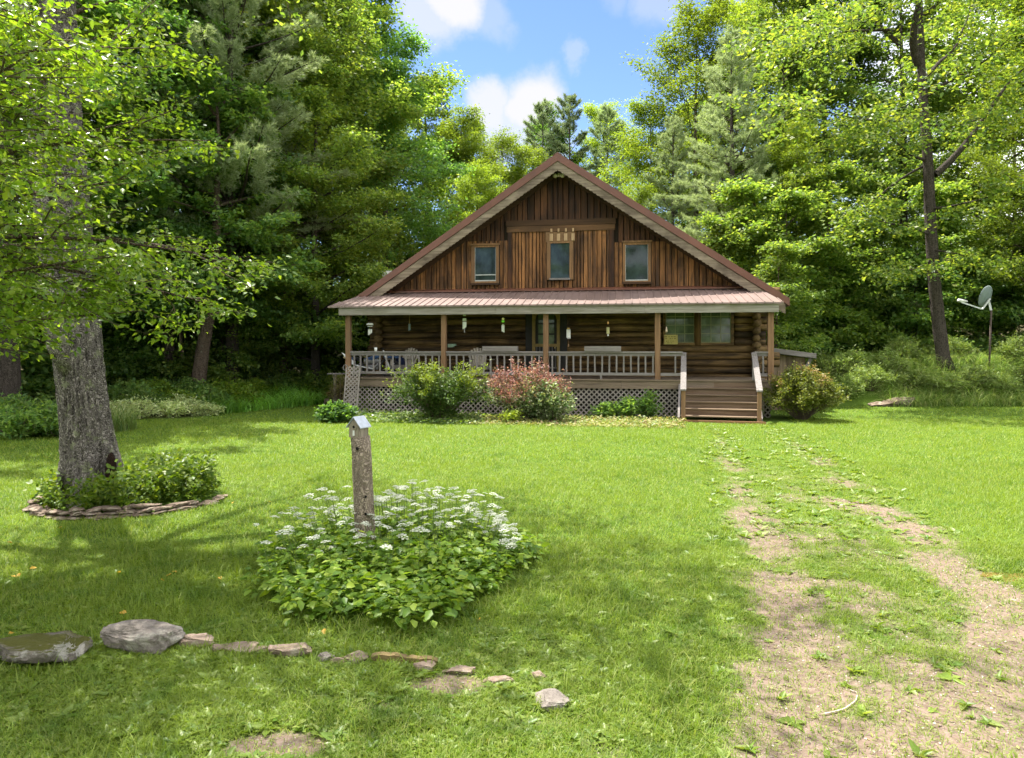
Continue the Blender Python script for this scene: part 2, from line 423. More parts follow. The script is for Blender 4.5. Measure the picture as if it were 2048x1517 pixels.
grass_c = t.ramp(n2, [(.3, (.045, .085, .010)), (.7, (.10, .16, .022))])
dirt_c = t.ramp(n2, [(.28, (.095, .065, .046)), (.5, (.16, .118, .09)), (.72, (.22, .172, .14))])
dirt_c = t.mix(t.rng(n4, .42, .62, 0, .75), dirt_c, (.18, .128, .10))
dirt_c = t.mix(t.rng(n3, .56, .72, 0, .65), dirt_c, (.31, .28, .24))
dirt_c = t.mix(t.rng(n3, .44, .30, 0, .5), dirt_c, (.11, .075, .05))
litter = t.ramp(n2, [(.3, (.03, .026, .012)), (.7, (.075, .065, .028))])
bm = t.rng(t.math('ADD', att, t.math('MULTIPLY', t.math('SUBTRACT', n2, .5), .9)), .12, .72)
col = t.mix(bm, grass_c, dirt_c); col = t.mix(atw, col, litter)
t.done(t.bsdf(col, .95, .1, t.bump(t.math('ADD', n2, t.math('MULTIPLY', n3, .6)), .018, .7)))
g = npmesh('ground', np.stack([X, Y, Z], -1).reshape(-1, 3), F, MATS['ground'], smooth=True)
def xl(y): return np.interp(y, [0, 14, 15, 18.5, 20.5, 27, 30], [-13, -12.2, -11.6, -11, -8.9, -7.8, -7.4])
def woodmask(x, y):
    left = ss(.2, 1.2, xl(y) - x) * ss(9, 14, y)
    back = ss(33, 36, y)
    return np.clip(np.maximum(np.maximum(left, back), ss(26.5, 28.5, y) * (x > 8)), 0, 1)
for nm, arr in (('bare', bare(X, Y)), ('wood', woodmask(X, Y))):
    a = g.data.attributes.new(nm, 'FLOAT', 'POINT'); a.data.foreach_set('value', arr.ravel().astype(np.float32))
tag(g, kind='structure')

# ---------------------------------------------------------------- the cabin, in its own frame (s along the front, d depth, z up)
TH = R(9.0); CT, ST = math.cos(TH), math.sin(TH)
OX, OY = 1.375, 21.0
def H(s, d, z=0.): return Vector((OX + s*CT + d*ST, OY - s*ST + d*CT, z))
def sat(px, d):
    k = (px - 1024) / 1390; ox = OX + d*ST; oy = OY + d*CT
    return (k*oy - ox) / (CT + k*ST)
def zat(py, s, d): return 2.25 - (py - 696) / 1390 * (OY + d*CT - s*ST)
cabin = thing('log_cabin', 'weathered log cabin with a red metal roof and a long front porch', 'cabin', H(0, 0, 0), -TH)
AP = -.156; AZ = 8.63; SL = .67                      # ridge position, height, slope
D0, D1, D2 = 1.7, 2.4, 11.2                          # rake, front wall, back
def rz_(s): return AZ - SL * abs(s - AP)
SLft, SRgt = -7.38, 7.07
# main roof: two slabs with standing ribs
m = MB()
for (e, sg) in ((SLft, -1), (SRgt, 1)):
    nrm = Vector((sg*SL, 0, 1)).normalized(); th = .22
    a = Vector((AP, 0, AZ)); b = Vector((e, 0, rz_(e)))
    m.prism([(a.x, D0, a.z), (b.x, D0, b.z), (b.x, D0, b.z - th*1.1), (a.x, D0, a.z - th*1.2)], (0, D2 + .5 - D0, 0))
    k = D0 + .25
    while k < D2 + .4:
        p = nrm * .012
        m.beam(Vector((a.x, k, a.z)) + p, Vector((b.x, k, b.z)) + p, .035, .028, nrm); k += .235
m.prism([(AP - .16, D0 - .005, AZ - .09), (AP, D0 - .005, AZ + .022), (AP + .16, D0 - .005, AZ - .09), (AP, D0 - .005, AZ - .03)], (0, D2 + .5 - D0, 0))
roof = m.build('roof', ROOFM, cabin)
# rake boards with scalloped lower edge
for (e, sg) in ((SLft + .12, -1), (SRgt - .12, 1)):
    m = MB(); n = 190
    for seg in range(2):
        t0, t1 = (0, .37) if seg == 0 else (.372, 1.)
        q0, q1 = int(n*t0), int(n*t1)
        top = []; bot = []
        for i in range(q0, q1 + 1):
            s = AP + (e - AP) * i / n; zt = rz_(s) - .262
            top.append((s, D0 + .035, zt)); bot.append((s, D0 + .035, zt - .30 - .020*math.sin(i * 2.05)))
        for i in range(len(top)-1):
            m.hexa([bot[i], bot[i+1], (bot[i+1][0], D0+.08, bot[i+1][2]), (bot[i][0], D0+.08, bot[i][2]),
                    top[i], top[i+1], (top[i+1][0], D0+.08, top[i+1][2]), (top[i][0], D0+.08, top[i][2])])
    # merge so the board is one island
    o = m.build('rake_board', RAKE, cabin)
    import bmesh
    bm_ = bmesh.new(); bm_.from_mesh(o.data); bmesh.ops.remove_doubles(bm_, verts=bm_.verts, dist=1e-4); bm_.to_mesh(o.data); bm_.free()
# soffit under the overhang
m = MB()
for (e, sg) in ((SLft + .1, -1), (SRgt - .1, 1)):
    m.prism([(AP, D0 + .09, AZ - .30), (e, D0 + .09, rz_(e) - .30), (e, D0 + .09, rz_(e) - .33), (AP, D0 + .09, AZ - .33)], (0, D1 + .1 - D0, 0))
m.build('soffit', BEAMX, cabin)
# gable: backing, boards, trim
WL, WR = -6.6, 6.3
m = MB(); m.prism([(WL, D1 + .05, 3.6), (WR, D1 + .05, 3.6), (WR, D1 + .05, rz_(WR) - .34), (AP, D1 + .05, AZ - .34), (WL, D1 + .05, rz_(WL) - .34)], (0, .12, 0))
m.build('gable_wall', CHINK, cabin)
def wbox(px0, px1, py0, py1, d=D1):
    s0, s1 = sat(px0, d), sat(px1, d); sm = (s0+s1)/2
    return s0, s1, zat(py1, sm, d), zat(py0, sm, d)
WINS = [wbox(945, 996, 491, 568), wbox(1095, 1145, 459, 559), wbox(1248, 1300, 485, 566)]
BX0, BX1 = sat(1020, D1), sat(1224, D1)
BZ0, BZ1 = zat(463, 0, D1), zat(440, 0, D1)
m = MB(); md = MB()
def boards(m, s0, s1, zb, ztop, wmin=.13, wmax=.21, skip=(), depth=.05, jz=.012):
    s = s0
    while s < s1 - .02:
        e = min(s + random.uniform(wmin, wmax), s1)
        if s1 - e < .06: e = s1
        for w0, w1, _, _ in skip:
            for q_ in (w0, w1):
                if s + .02 < q_ < e + .03: e = q_
        f = random.uniform(0, .035); iv = [(zb + random.uniform(-.01, .01), None)]
        a, b = s + .004, e - .004
        segs = [(zb, 99)]
        for (w0, w1, z0, z1) in skip:
            if b > w0 + .02 and a < w1 - .02:
                segs = [x for g_ in segs for x in ((g_[0], min(g_[1], z0)), (max(g_[0], z1), g_[1])) if x[1] - x[0] > .03]
        for (z0, z1) in segs:
            za = min(z1, ztop(a)); zc = min(z1, ztop(b))
            if min(za, zc) - z0 < .03: continue
            y0 = D1 - depth - f + .05; y1 = D1 + .048; c = .012
            m.hexa([(a+c, y0, z0), (b-c, y0, z0), (b, y1, z0), (a, y1, z0), (a+c, y0, za), (b-c, y0, zc), (b, y1, zc), (a, y1, za)])
        s = e
top = lambda s: rz_(s) - .36
boards(m, BX0 + .06, BX1 - .06, 4.0, lambda s: BZ0, skip=WINS, wmin=.10, wmax=.17)
boards(m, -4.3, BX0 - .07, 4.0, lambda s: min(top(s), 5.9), skip=WINS)
boards(m, BX1 + .07, 5.9, 4.0, lambda s: min(top(s), 5.75), skip=WINS)
boards(m, -6.3, -4.3, 4.0, top); 
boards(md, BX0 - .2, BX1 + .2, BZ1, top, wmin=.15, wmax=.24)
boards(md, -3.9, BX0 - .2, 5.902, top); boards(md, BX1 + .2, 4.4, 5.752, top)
m.build('gable_boards', BOARD, cabin); md.build('gable_boards', BOARDD, cabin)['label'] = 'weathered boards under the peak, coloured darker for shade of the rake'
m = MB()
m.box(BX0 - .12, BX1 + .12, D1 - .075, D1 - .01, (BZ0+BZ1)/2 + .01, BZ1 + .01); m.build('gable_beam', BEAMX, cabin)
m = MB(); m.box(BX0 - .1, BX1 + .1, D1 - .065, D1 - .01, BZ0, (BZ0+BZ1)/2); m.build('gable_beam', wood('beam_brown', (.07, .036, .018), (.22, .115, .052), (.08, .05, .03), 0, 22, .1, streak=.4), cabin)
for s in (BX0, BX1):
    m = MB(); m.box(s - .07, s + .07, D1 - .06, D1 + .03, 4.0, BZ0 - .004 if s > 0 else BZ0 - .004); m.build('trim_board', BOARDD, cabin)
for sg in (-1, 1):           # frieze boards along the roof line
    m = MB(); e = AP + sg * 6.3
    m.prism([(AP, D1 - .07, AZ - .345), (e, D1 - .07, rz_(e) - .345), (e, D1 - .07, rz_(e) - .57), (AP, D1 - .07, AZ - .57)], (0, .06, 0))
    m.build('frieze_board', BEAMX, cabin)
# knots / pegs
# upper windows
TRIML = wood('light_trim_block', (.26, .16, .08), (.54, .37, .21), (.30, .19, .10), 2, 24, .1, stain=.3, k=.75)
for wi, (g0, g1, gt, gb, o0, o1, ot, ob) in enumerate([(950, 992, 495, 563, 943, 998, 489, 569), (1101, 1139, 487, 557, 1094, 1147, 484, 560), (1251, 1296, 490, 562, 1246, 1302, 483, 567)]):
    a0, a1, zb, zt = wbox(g0, g1, gt, gb, D1 - .05); b0, b1, yb, yt = wbox(o0, o1, ot, ob, D1 - .05)
    m = MB(); m.box(b0 - .02, b1 + .02, D1 - .02, D1 + .04, yb - .02, yt + .02); wn_ = m.build('window', DARK, cabin)
    fr = MB(); y0, y1 = D1 - .085, D1 - .02
    fr.box(b0, a0, y0, y1, yb, yt); fr.box(a1, b1, y0, y1, yb, yt); fr.box(a0, a1, y0, y1, zt, yt); fr.box(a0, a1, y0, y1, yb, zb)
    if wi != 1:
        fr.box(b0 - .035, b1 + .035, y0 - .04, y0 - .002, yt - .04, yt + .02)
    fr.build('frame', TRIM, wn_)
    if wi != 1:
        m = MB(); m.box(b0 - .03, b1 + .03, D1 - .16, D1 - .086, yb - .03, yb + .035); m.build('sill', BEAMX, wn_)
        m = MB(); k = .012
        m.box(a0, a0 + k, D1 - .07, D1 - .03, zb, zt); m.box(a1 - k, a1, D1 - .07, D1 - .03, zb, zt); m.box(a0 + k, a1 - k, D1 - .07, D1 - .03, zb, zb + .04)
        if wi == 0: m.box(a0 + k, a1 - k, D1 - .068, D1 - .035, zb + .20, zb + .235)
        m.build('sash', plain('white_sash', (.36, .38, .36), .5, .4, .1), wn_)
    else:
        m = MB(); m.box(a0 - .03, a1 + .03, D1 - .15, D1 - .086, zb - .06, zb); m.build('sill', GREY, wn_)
        m = MB(); m.box(b0 - .04, b1 + .04, D1 - .075, D1 - .03, yt + .002, BZ0 - .02)
        nb = 8; st = (b1 - b0 + .08) / nb
        m.build('header_panel', plain('light_trim', (.15, .085, .04), .7, .2, .25, 12.), wn_)
        for q in range(4):
            m = MB(); s = b0 - .04 + st * (2*q + 1.1); m.box(s, s + st*.9, D1 - .10, D1 - .076, yt + .03, yt + .27)
            m.box(s + .03, s + st*.9 - .02, D1 - .115, D1 - .076, yt + .33, yt + .44); m.build('trim_block', TRIML, wn_)
    m = MB(); m.box(a0, a1, D1 - .045, D1 - .021, zb, zt); m.build('pane', GLASS, wn_)
# flood light at the peak
m = MB(); fl = m.box(AP - .06, AP + .06, D1 - .14, D1 - .072, 8.0 - .02, 8.0 + .1).build('flood_light', plain('white_fixture', (.6, .57, .5), .5, .4, .1), cabin)
for sg in (-1, 1):
    m = MB(); m.tube([(AP + sg*.05, D1 - .12, 8.05), (AP + sg*.10, D1 - .17, 8.03), (AP + sg*.13, D1 - .25, 7.98)], [.03, .05, .075], 10); m.build('lamp', MATS['white_fixture'], fl, True)
# small pegs and knots on the gable
# log walls
LZ0, LH = 1.17, .232
door0, door1 = sat(1060, D1), sat(1125, D1)
lw = [wbox(1332, 1388, 604, 685), wbox(1402, 1461, 604, 685)]
m = MB(); me_ = MB(); msd = [MB(), MB()]
def logtube(m, p0, p1, r, n=10, seg=6):
    p0 = Vector(p0); p1 = Vector(p1); pts = []
    for i in range(seg + 1):
        q = p0.lerp(p1, i/seg); q.z += random.uniform(-.008, .008); q.y += random.uniform(-.008, .008) if 0 < i < seg else 0; pts.append(q)
    m.tube(pts, [r * random.uniform(.96, 1.04) for _ in pts], n, True, .05)
for i in range(13):
    z = LZ0 + LH * (i + .5)
    iv = [(WL - random.uniform(.15, .4), WR + random.choice([.2, .25, .55, .62, .3]))]
    cuts = [(door0 - .16, door1 + .16)] if z < 3.62 else []
    if z > lw[0][2] - .05: cuts += [(lw[0][0] - .12, lw[1][1] + .12)]
    for c0, c1 in cuts: iv = [x for (a, b) in iv for x in ((a, min(b, c0)), (max(a, c1), b)) if x[1] - x[0] > .1]
    for a, b in iv: logtube(m, (a, D1 + .07, z), (b, D1 + .07, z), LH * .53)
    zs = z + LH * .5
    for si, sx in enumerate((WL + .12, WR - .12)):
        logtube(msd[si], (sx, D1 - random.uniform(.12, .42), zs), (sx, D2, zs), LH * .5, 10, 4)
    logtube(m, (WL - .2, D2 - .1, z), (WR + .25, D2 - .1, z), LH * .53, 8, 3)
m.build('log_wall', LOG, cabin, True); 
for q in msd: q.build('side_log_wall', LOGY, cabin, True)
# lighter sawn ends of the long front logs at the right corner
m = MB(); m.box(WL + .05, WR - .05, D1 + .10, D1 + .16, .2, 4.2); m.box(WL + .1, WL + .2, D1 + .16, D2 - .2, .2, 4.0); m.box(WR - .2, WR - .1, D1 + .16, D2 - .2, .2, 4.0); m.box(WL + .2, WR - .2, D2 - .3, D2 - .2, .2, 4.0); m.prism([(WL + .2, D2 - .3, 4.0), (WR - .2, D2 - .3, 4.0), (WR - .2, D2 - .3, rz_(WR) - .34), (AP, D2 - .3, AZ - .34), (WL + .2, D2 - .3, rz_(WL) - .34)], (0, .1, 0))
m.build('chinking', CHINK, cabin)
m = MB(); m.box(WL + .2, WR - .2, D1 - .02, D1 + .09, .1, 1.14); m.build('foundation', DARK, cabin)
# gable end at the back
# door
dm = MB(); dm.box(door0 - .15, door1 + .15, D1 - .02, D1 + .09, 1.3, 3.6); dr = dm.build('door', plain('dark_door', (.018, .016, .013), .6, .3, .3), cabin)
m = MB(); a, b = sat(1065, D1), sat(1120, D1)
for s in (a, b - .1): m.box(s, s + .1, D1 - .10, D1 - .021, 1.34, 3.55)
zr = zat(691, 0, D1); m.box(a + .1, b - .1, D1 - .095, D1 - .03, zr - .05, zr + .05); m.box(a + .1, b - .1, D1 - .095, D1 - .03, 3.42, 3.55)
for sg, s in ((1, a + .1), (-1, b - .1)):
    m.prism([(s, D1 - .09, 3.42), (s + sg*.16, D1 - .09, 3.42), (s + sg*.04, D1 - .09, 3.33), (s, D1 - .09, 3.18)], (0, .03, 0))
m.build('screen_frame', YEL, dr)
m = MB()
for q in range(7):
    s = a + .1 + (b - a - .2) * (q + .5) / 7; m.box(s - .008, s + .008, D1 - .06, D1 - .045, 1.6, zr - .05)
m.box(a + .1, b - .1, D1 - .065, D1 - .04, 1.55, 1.6); m.box(a + .1, b - .1, D1 - .065, D1 - .04, 2.02, 2.05)
m.build('screen_spindles', GREYZ, dr)
for r_ in range(3):
    for c_ in range(2):
        s0 = sat(1077 + 17.5*c_, D1); s1 = sat(1091 + 17.5*c_, D1); z0 = zat(688 - 21*r_, 0, D1)
        m = MB(); m.box(s0, s1, D1 - .034, D1 - .021, z0, z0 + .30); m.build('pane', GLASSG, dr)
m = MB(); m.tube([(b - .16, D1 - .15, 2.25), (b - .16, D1 - .1, 2.25)], .025, 8); m.build('handle', plain('brass', (.35, .27, .12), .35, .5, .2, metal=.8), dr)
# porch windows with grilles
for (s0, s1, z0, z1) in lw:
    z1 = 3.7
    m = MB(); m.box(s0 - .1, s1 + .1, D1, D1 + .06, z0 - .05, z1 + .02); wn_ = m.build('window', DARK, cabin)
    m = MB(); m.box(s0, s1, D1 - .02, D1 - .002, z0, z1); m.build('pane', GLASSG, wn_)
    m = MB(); gw = .011
    for q in range(0, 4):
        s = s0 + (s1 - s0) * q / 3; m.box(s - gw, s + gw, D1 - .034, D1 - .021, z0, z1)
    for q in range(0, 5):
        z = z0 + .28 * q; m.box(s0, s1, D1 - .046, D1 - .035, z - gw, z + gw)
    m.build('muntin_grille', plain('grille_green', (.22, .23, .11), .5, .4, .1), wn_)
    fr = MB(); y0, y1 = D1 - .07, D1 + .05
    fr.box(s0 - .10, s0 - .012, y0, y1, z0 - .1, z1); fr.box(s1 + .012, s1 + .10, y0, y1, z0 - .1, z1); fr.box(s0 - .012, s1 + .012, y0 - .03, y1, z0 - .1, z0 - .015)
    fr.build('frame', LOG, wn_)
m = MB(); c = (lw[0][1] + lw[1][0]) / 2; m.tube([(c, D1, lw[0][2] - .1), (c, D1, 3.7)], .115, 10); m.build('wall_post', wood('mullion_post', (.05, .03, .012), (.26, .15, .05), (.1, .06, .03), 2, 18, .2), cabin, True)
# porch roof
EL, ER, TL_, TR_ = -7.34, 6.52, -6.92, 6.30
EZ, TZ = 3.57, 4.17
m = MB()
P = [Vector((EL, 0, EZ)), Vector((ER, 0, EZ)), Vector((TR_, D1, TZ)), Vector((TL_, D1, TZ))]
dn = Vector((0, 0, -.05))
m.hexa([P[0]+dn, P[1]+dn, P[2]+dn, P[3]+dn, P[0], P[1], P[2], P[3]])
s = EL + .12
while s < ER:
    d1 = D1
    if s < TL_: d1 = D1 * (s - EL) / (TL_ - EL)
    if s > TR_: d1 = D1 * (ER - s) / (ER - TR_)
    if d1 > .2:
        zz = lambda d: EZ + (TZ - EZ) * d / D1
        m.hexa([(s - .028, -.02, EZ - .03), (s + .028, -.02, EZ - .03), (s + .028, d1, zz(d1) - .005), (s - .028, d1, zz(d1) - .005),
                (s - .014, -.02, EZ + .021), (s + .014, -.02, EZ + .021), (s + .014, d1, zz(d1) + .024), (s - .014, d1, zz(d1) + .024)])
    s += .236
prf = m.build('porch_roof', PROOFM, cabin)
m = MB(); m.hexa([(TL_ + .3, D1 - .22, TZ - .015), (TR_ - .1, D1 - .22, TZ - .015), (TR_ - .1, D1 - .07, TZ + .02), (TL_ + .3, D1 - .07, TZ + .02),
                  (TL_ + .3, D1 - .22, TZ + .03), (TR_ - .1, D1 - .22, TZ + .03), (TR_ - .1, D1 - .07, TZ + .09), (TL_ + .3, D1 - .07, TZ + .09)]); m.build('flashing', ROOFM, prf)
m = MB(); m.box(-7.0, -1.9, .06, .13, 3.285, 3.535); m.box(-1.895, 2.6, .06, .132, 3.283, 3.537); m.box(2.605, 6.40, .06, .13, 3.285, 3.535)
m.build('porch_fascia', wood('fascia_wood', (.20, .17, .13), (.46, .42, .36), (.30, .27, .19), 0, 20, .12, stain=.75, stain_scale=2.2), cabin)
m = MB(); m.box(-6.95, 6.35, .131, .30, 3.30, 3.50); m.build('porch_beam', YEL, cabin)
m = MB()
s = -6.9
while s < 6.35:
    m.hexa([(s, .3, 3.46), (s + .06, .3, 3.46), (s + .06, D1, 4.0), (s, D1, 4.0), (s, .3, 3.53), (s + .06, .3, 3.53), (s + .06, D1, 4.07), (s, D1, 4.07)]); s += .6
m.build('porch_rafters', LOG, cabin)
# posts
PS = [sat(697, .3), sat(888, .3), sat(1092, .3), sat(1315, .3), sat(1541, .3)]
for s in PS:
    m = MB(); m.box(s - .08, s + .08, .22, .38, 1.30, 3.30, .004); m.build('porch_post', POSTW, cabin, bevel=.008)
# deck
m = MB()
k = .12
while k < D1 - .03:
    m.box(-6.85, 6.30, k, min(k + .138, D1 - .03), 1.262, 1.30); k += .144
m.build('deck', DECK, cabin)
m = MB(); m.box(-6.80, -2.4, .16, .21, 1.02, 1.258); m.box(-2.395, 1.9, .16, .212, 1.02, 1.258); m.box(1.905, 6.25, .16, .21, 1.02, 1.258); m.box(-6.8, -6.75, .21, D1, 1.02, 1.258); m.box(6.2, 6.25, .21, D1, 1.02, 1.258)
m.build('deck_beam', DECK, cabin)
for s in (-6.7, -4, -1.2, 1.6, 4.0, 6.15):
    m = MB(); m.box(s - .07, s + .07, .36, .5, 0, 1.02); m.build('deck_support', CHINK, cabin)
# railings
def rail(s0, s1, zt=2.14, zb=1.46, first=None, step=.216, stubs=True, skip=()):
    m = MB(); m.box(s0, s1, .22, .36, zt - .045, zt); rl = m.build('railing', GREY, cabin)
    m = MB(); m.box(s0, s1, .27, .31, zt - .135, zt - .048); m.build('upper_rail', GREY, rl)
    m = MB(); m.box(s0, s1, .255, .325, zb - .045, zb + .04); m.build('lower_rail', GREY, rl)
    s = s0 + step * .55 if first is None else first
    while s < s1 - .05:
        if not any(abs(s - k_) < .1 for k_ in skip):
            lean = random.uniform(-.008, .008)
            m = MB(); m.hexa([(s - .024, .268, zb + .04), (s + .024, .268, zb + .04), (s + .024, .312, zb + .04), (s - .024, .312, zb + .04),
                              (s - .024 + lean, .268, zt - .136), (s + .024 + lean, .268, zt - .136), (s + .024 + lean, .312, zt - .136), (s - .024 + lean, .312, zt - .136)])
            m.build('baluster', GREYZ, rl)
        s += step
    if stubs:
        c = (s0 + s1) / 2; m = MB(); m.box(c - .03, c + .03, .26, .32, 1.30, zb - .045); m.build('stub_post', GREYZ, rl)
for a, b in zip(PS[:3], PS[1:4]): rail(a + .08, b - .08)
n5 = sat(1367, .25); n6 = sat(1507, .25)
rail(PS[3] + .08, n5 - .02, first=PS[3] + .52, step=.6, stubs=False)
rail(n6 + .02, PS[4] - .08, first=n6 + .28, step=.5, stubs=False)
# lattice skirting
def lattice(s0, s1, z0, z1, y, parent, pitch=.158, wd=.038, name='lattice', mat=LATT):
    m = MB(); H_ = z1 - z0
    for k, sg in ((0, 1), (1, -1)):
        c = s0 - H_ - pitch
        yy = y + k * .012
        while c < s1 + H_ + pitch:
            a = (c, z0); b = (c + sg * H_, z1)
            # clip in s
            pts = []
            t0, t1 = 0., 1.
            dx = b[0] - a[0]
            for lim, side in ((s0, 1), (s1, -1)):
                ta = (lim - a[0]) / dx
                if (dx > 0) == (side == 1): t0 = max(t0, ta)
                else: t1 = min(t1, ta)
            if t1 - t0 > .04:
                m.beam((a[0] + dx*t0, yy, z0 + H_*t0), (a[0] + dx*t1, yy, z0 + H_*t1), .010, wd, (0, 1, 0)) if False else \
                m.hexa([(a[0] + dx*t0 - wd*.7, yy, z0 + H_*t0), (a[0] + dx*t0 + wd*.7, yy, z0 + H_*t0), (a[0] + dx*t0 + wd*.7, yy + .01, z0 + H_*t0), (a[0] + dx*t0 - wd*.7, yy + .01, z0 + H_*t0),
                        (a[0] + dx*t1 - wd*.7, yy, z0 + H_*t1), (a[0] + dx*t1 + wd*.7, yy, z0 + H_*t1), (a[0] + dx*t1 + wd*.7, yy + .01, z0 + H_*t1), (a[0] + dx*t1 - wd*.7, yy + .01, z0 + H_*t1)])
            c += pitch
    return m.build(name, mat, parent)
st0, st1 = sat(1359, .2), sat(1514, .2)
for a, b in ((-6.72, -3.9), (-3.89, -1.1), (-1.09, 1.6), (1.61, st0 - .02)): lattice(a, b, .12, 1.018, .23, cabin)
lattice(st1 + .02, 6.2, .12, 1.018, .23, cabin)
# stairs
sp = MB(); sp.box(st0 - .07, st1 + .08, -1.42, -1.36, .17, .262); stairs = sp.build('stairs', wood('stair_base', (.20, .10, .05), (.46, .25, .12), (.36, .2, .1), 0, 24, .1), cabin)
rise = .18
RISER = wood('riser_wood', (.10, .065, .04), (.27, .185, .12), (.17, .09, .05), 0, 24, .15, stain=.6)
for i in range(6):
    z = 1.262 - rise * i; y = .16 - .262 * i
    if i:
        m = MB(); m.box(st0 + .06, st1 - .06, y - .05, y + .245, z - .034, z); m.build('tread', STAIR, stairs, bevel=.006)
    if i < 5:
        m = MB(); m.box(st0 + .06, st1 - .06, y - .012, y + .008, z - rise + .002, z - .040 if i else z - .03); m.build('riser', RISER, stairs)
for s in (st0 - .02, st1 - .04):
    m = MB(); m.prism([(s, .15, 1.25), (s, -1.2, .32), (s, -1.2, .12), (s, .15, .85)], (.06, 0, 0)); m.build('stringer', GREYY, stairs)
for s in (n5, n6):
    m = MB(); m.box(s - .06, s + .05, .16, .27, 1.30, 2.06); m.build('newel_post', GREYZ, stairs)
    e = s + .02
    m = MB(); m.box(e - .055, e + .055, -1.28, -1.17, .2, 1.06); m.build('newel_post', POSTW, stairs)
    m = MB(); m.hexa([(s - .075, .34, 2.07), (s + .075, .34, 2.07), (e + .08, -1.34, 1.06), (e - .08, -1.34, 1.06),
                      (s - .075, .34, 2.115), (s + .075, .34, 2.115), (e + .08, -1.34, 1.105), (e - .08, -1.34, 1.105)][0:4] +
                     [(s - .075, .34, 2.115), (s + .075, .34, 2.115), (e + .08, -1.34, 1.105), (e - .08, -1.34, 1.105)])
    m.build('handrail', GREYY, stairs)
ph = R(-6); cx_, cy_ = (st0 + st1)/2, .15                # the flight runs out a little askew
stairs.rotation_euler = (0, 0, ph); stairs.location = (cx_ - (cx_*math.cos(ph) - cy_*math.sin(ph)), cy_ - (cx_*math.sin(ph) + cy_*math.cos(ph)), 0)
# lean-to on the right side
m = MB(); ld = 3.05; l0 = WR + .1; l1 = sat(1628, ld); z0 = zat(695, l0, ld); z1 = zat(709, l1, ld)
m.hexa([(l0, ld - .3, z0 - .13), (l1, ld - .3, z1 - .13), (l1, D2 - 2, z1 - .13), (l0, D2 - 2, z0 - .13), (l0, ld - .3, z0 + .03), (l1, ld - .3, z1 + .03), (l1, D2 - 2, z1 + .03), (l0, D2 - 2, z0 + .03)])
lt = m.build('lean_to', GREY, cabin)
m = MB(); s = l0; le = sat(1602, ld)
while s < le:
    e = s + random.uniform(.13, .24); f = random.uniform(0, .015)
    m.box(s, e - .006, ld - f, ld + .03, .2, z0 - .14 - (z0 - z1) * (e - l0) / (l1 - l0)); s = e
m.build('board_wall', wood('shed_board', (.12, .08, .05), (.34, .25, .17), (.2, .13, .08), 2, 22, .3), lt)
m = MB(); m.beam((l1 - .12, ld - .1, z1 - .13), (le - .05, ld - .06, z1 - .85), .05, .1); m.build('brace', GREYY, lt)
# white flue beyond the left roof slope
m = MB(); cs = sat(779, 5.0); m.tube([(cs, 5, 3.6), (cs, 5, 5.0)], .10, 10); ch = m.build('flue', plain('flue_metal', (.6, .6, .6), .4, .5, .1, metal=.6), cabin)
m = MB(); m.box(cs - .24, cs + .24, 4.8, 5.2, 5.0, 5.22); m.build('flue_cap', plain('white_metal', (.75, .75, .74), .5, .4, .08), ch, bevel=.02)
# ---------------------------------------------------------------- things on and around the porch
HR = -TH
WHITE = plain('white_paint', (.72, .72, .70), .5, .35, .12); SILVER = plain('silver_tube', (.62, .63, .62), .35, .5, .1, metal=.5)
BLACK = plain('black_rubber', (.015, .015, .016), .7, .3, .2)
CHW = wood('chair_wood', (.26, .22, .17), (.56, .50, .41), (.36, .31, .25), 2, 30, .12, stain=.5, k=.8)
def chair(s, d, rz, label):
    o = thing('adirondack_chair', label, 'chair', H(s, d, 1.30), HR + rz, 'wooden chairs on the porch')
    M_ = CHW
    m = MB()
    for i in range(7):                      # fanned back slats
        a = (i - 3) * .078; top = .95 - .018 * (i - 3)**2
        b0 = Vector((a*.8, .30, .28)); b1 = Vector((a*1.25, .62, top)); m.beam(b0, b1, .068, .018, (0, -1, .3))
    m.build('backrest', M_, o)
    m = MB()
    for i in range(5): m.box(-.26, .26, -.22 + .105*i, -.125 + .105*i, .36 - .022*i, .38 - .022*i)
    m.build('seat', GREY, o)
    for sg in (-1, 1):
        m = MB(); m.box(sg*.33 - .07, sg*.33 + .07, -.32, .42, .56, .582); m.build('armrest', GREYY, o)
        m = MB(); m.box(sg*.30 - .02, sg*.30 + .02, -.24, -.14, 0, .56); m.build('leg', M_, o)
        m = MB(); m.beam((sg*.27, -.2, .33), (sg*.27, .62, .03), .03, .11); m.build('leg', M_, o)
    m = MB(); m.box(-.3, .3, -.265, -.24, .25, .36); m.build('front_apron', GREY, o)
    return o
chair(sat(806, 1.5), 1.45, R(-12), 'weathered wooden chair behind the railing between the first two porch posts')
chair(sat(962, 1.1), 1.05, R(22), 'weathered wooden chair behind the railing beside the planter near the door')
for px, lab in ((1000.5, 'long grey wooden planter box on the railing left of the cabin door'), (1205.5, 'long grey wooden planter box on the railing right of the cabin door')):
    s = sat(px, .29); o = thing('planter_box', lab, 'planter', H(s, .29, 2.142), HR, 'planter boxes on the railing')
    m = MB(); m.box(-.55, .55, -.11, -.085, 0, .155); m.box(-.55, .55, .085, .11, 0, .155); m.box(-.55, -.525, -.084, .084, 0, .152); m.box(.525, .55, -.084, .084, 0, .152); m.box(-.524, .524, -.084, .084, 0, .02)
    m.build('box', GREY, o)
    m = MB(); m.box(-.524, .524, -.083, .083, .021, .12); m.build('soil', plain('potting_soil', (.05, .035, .025), .95, .1, .4, 30.), o)
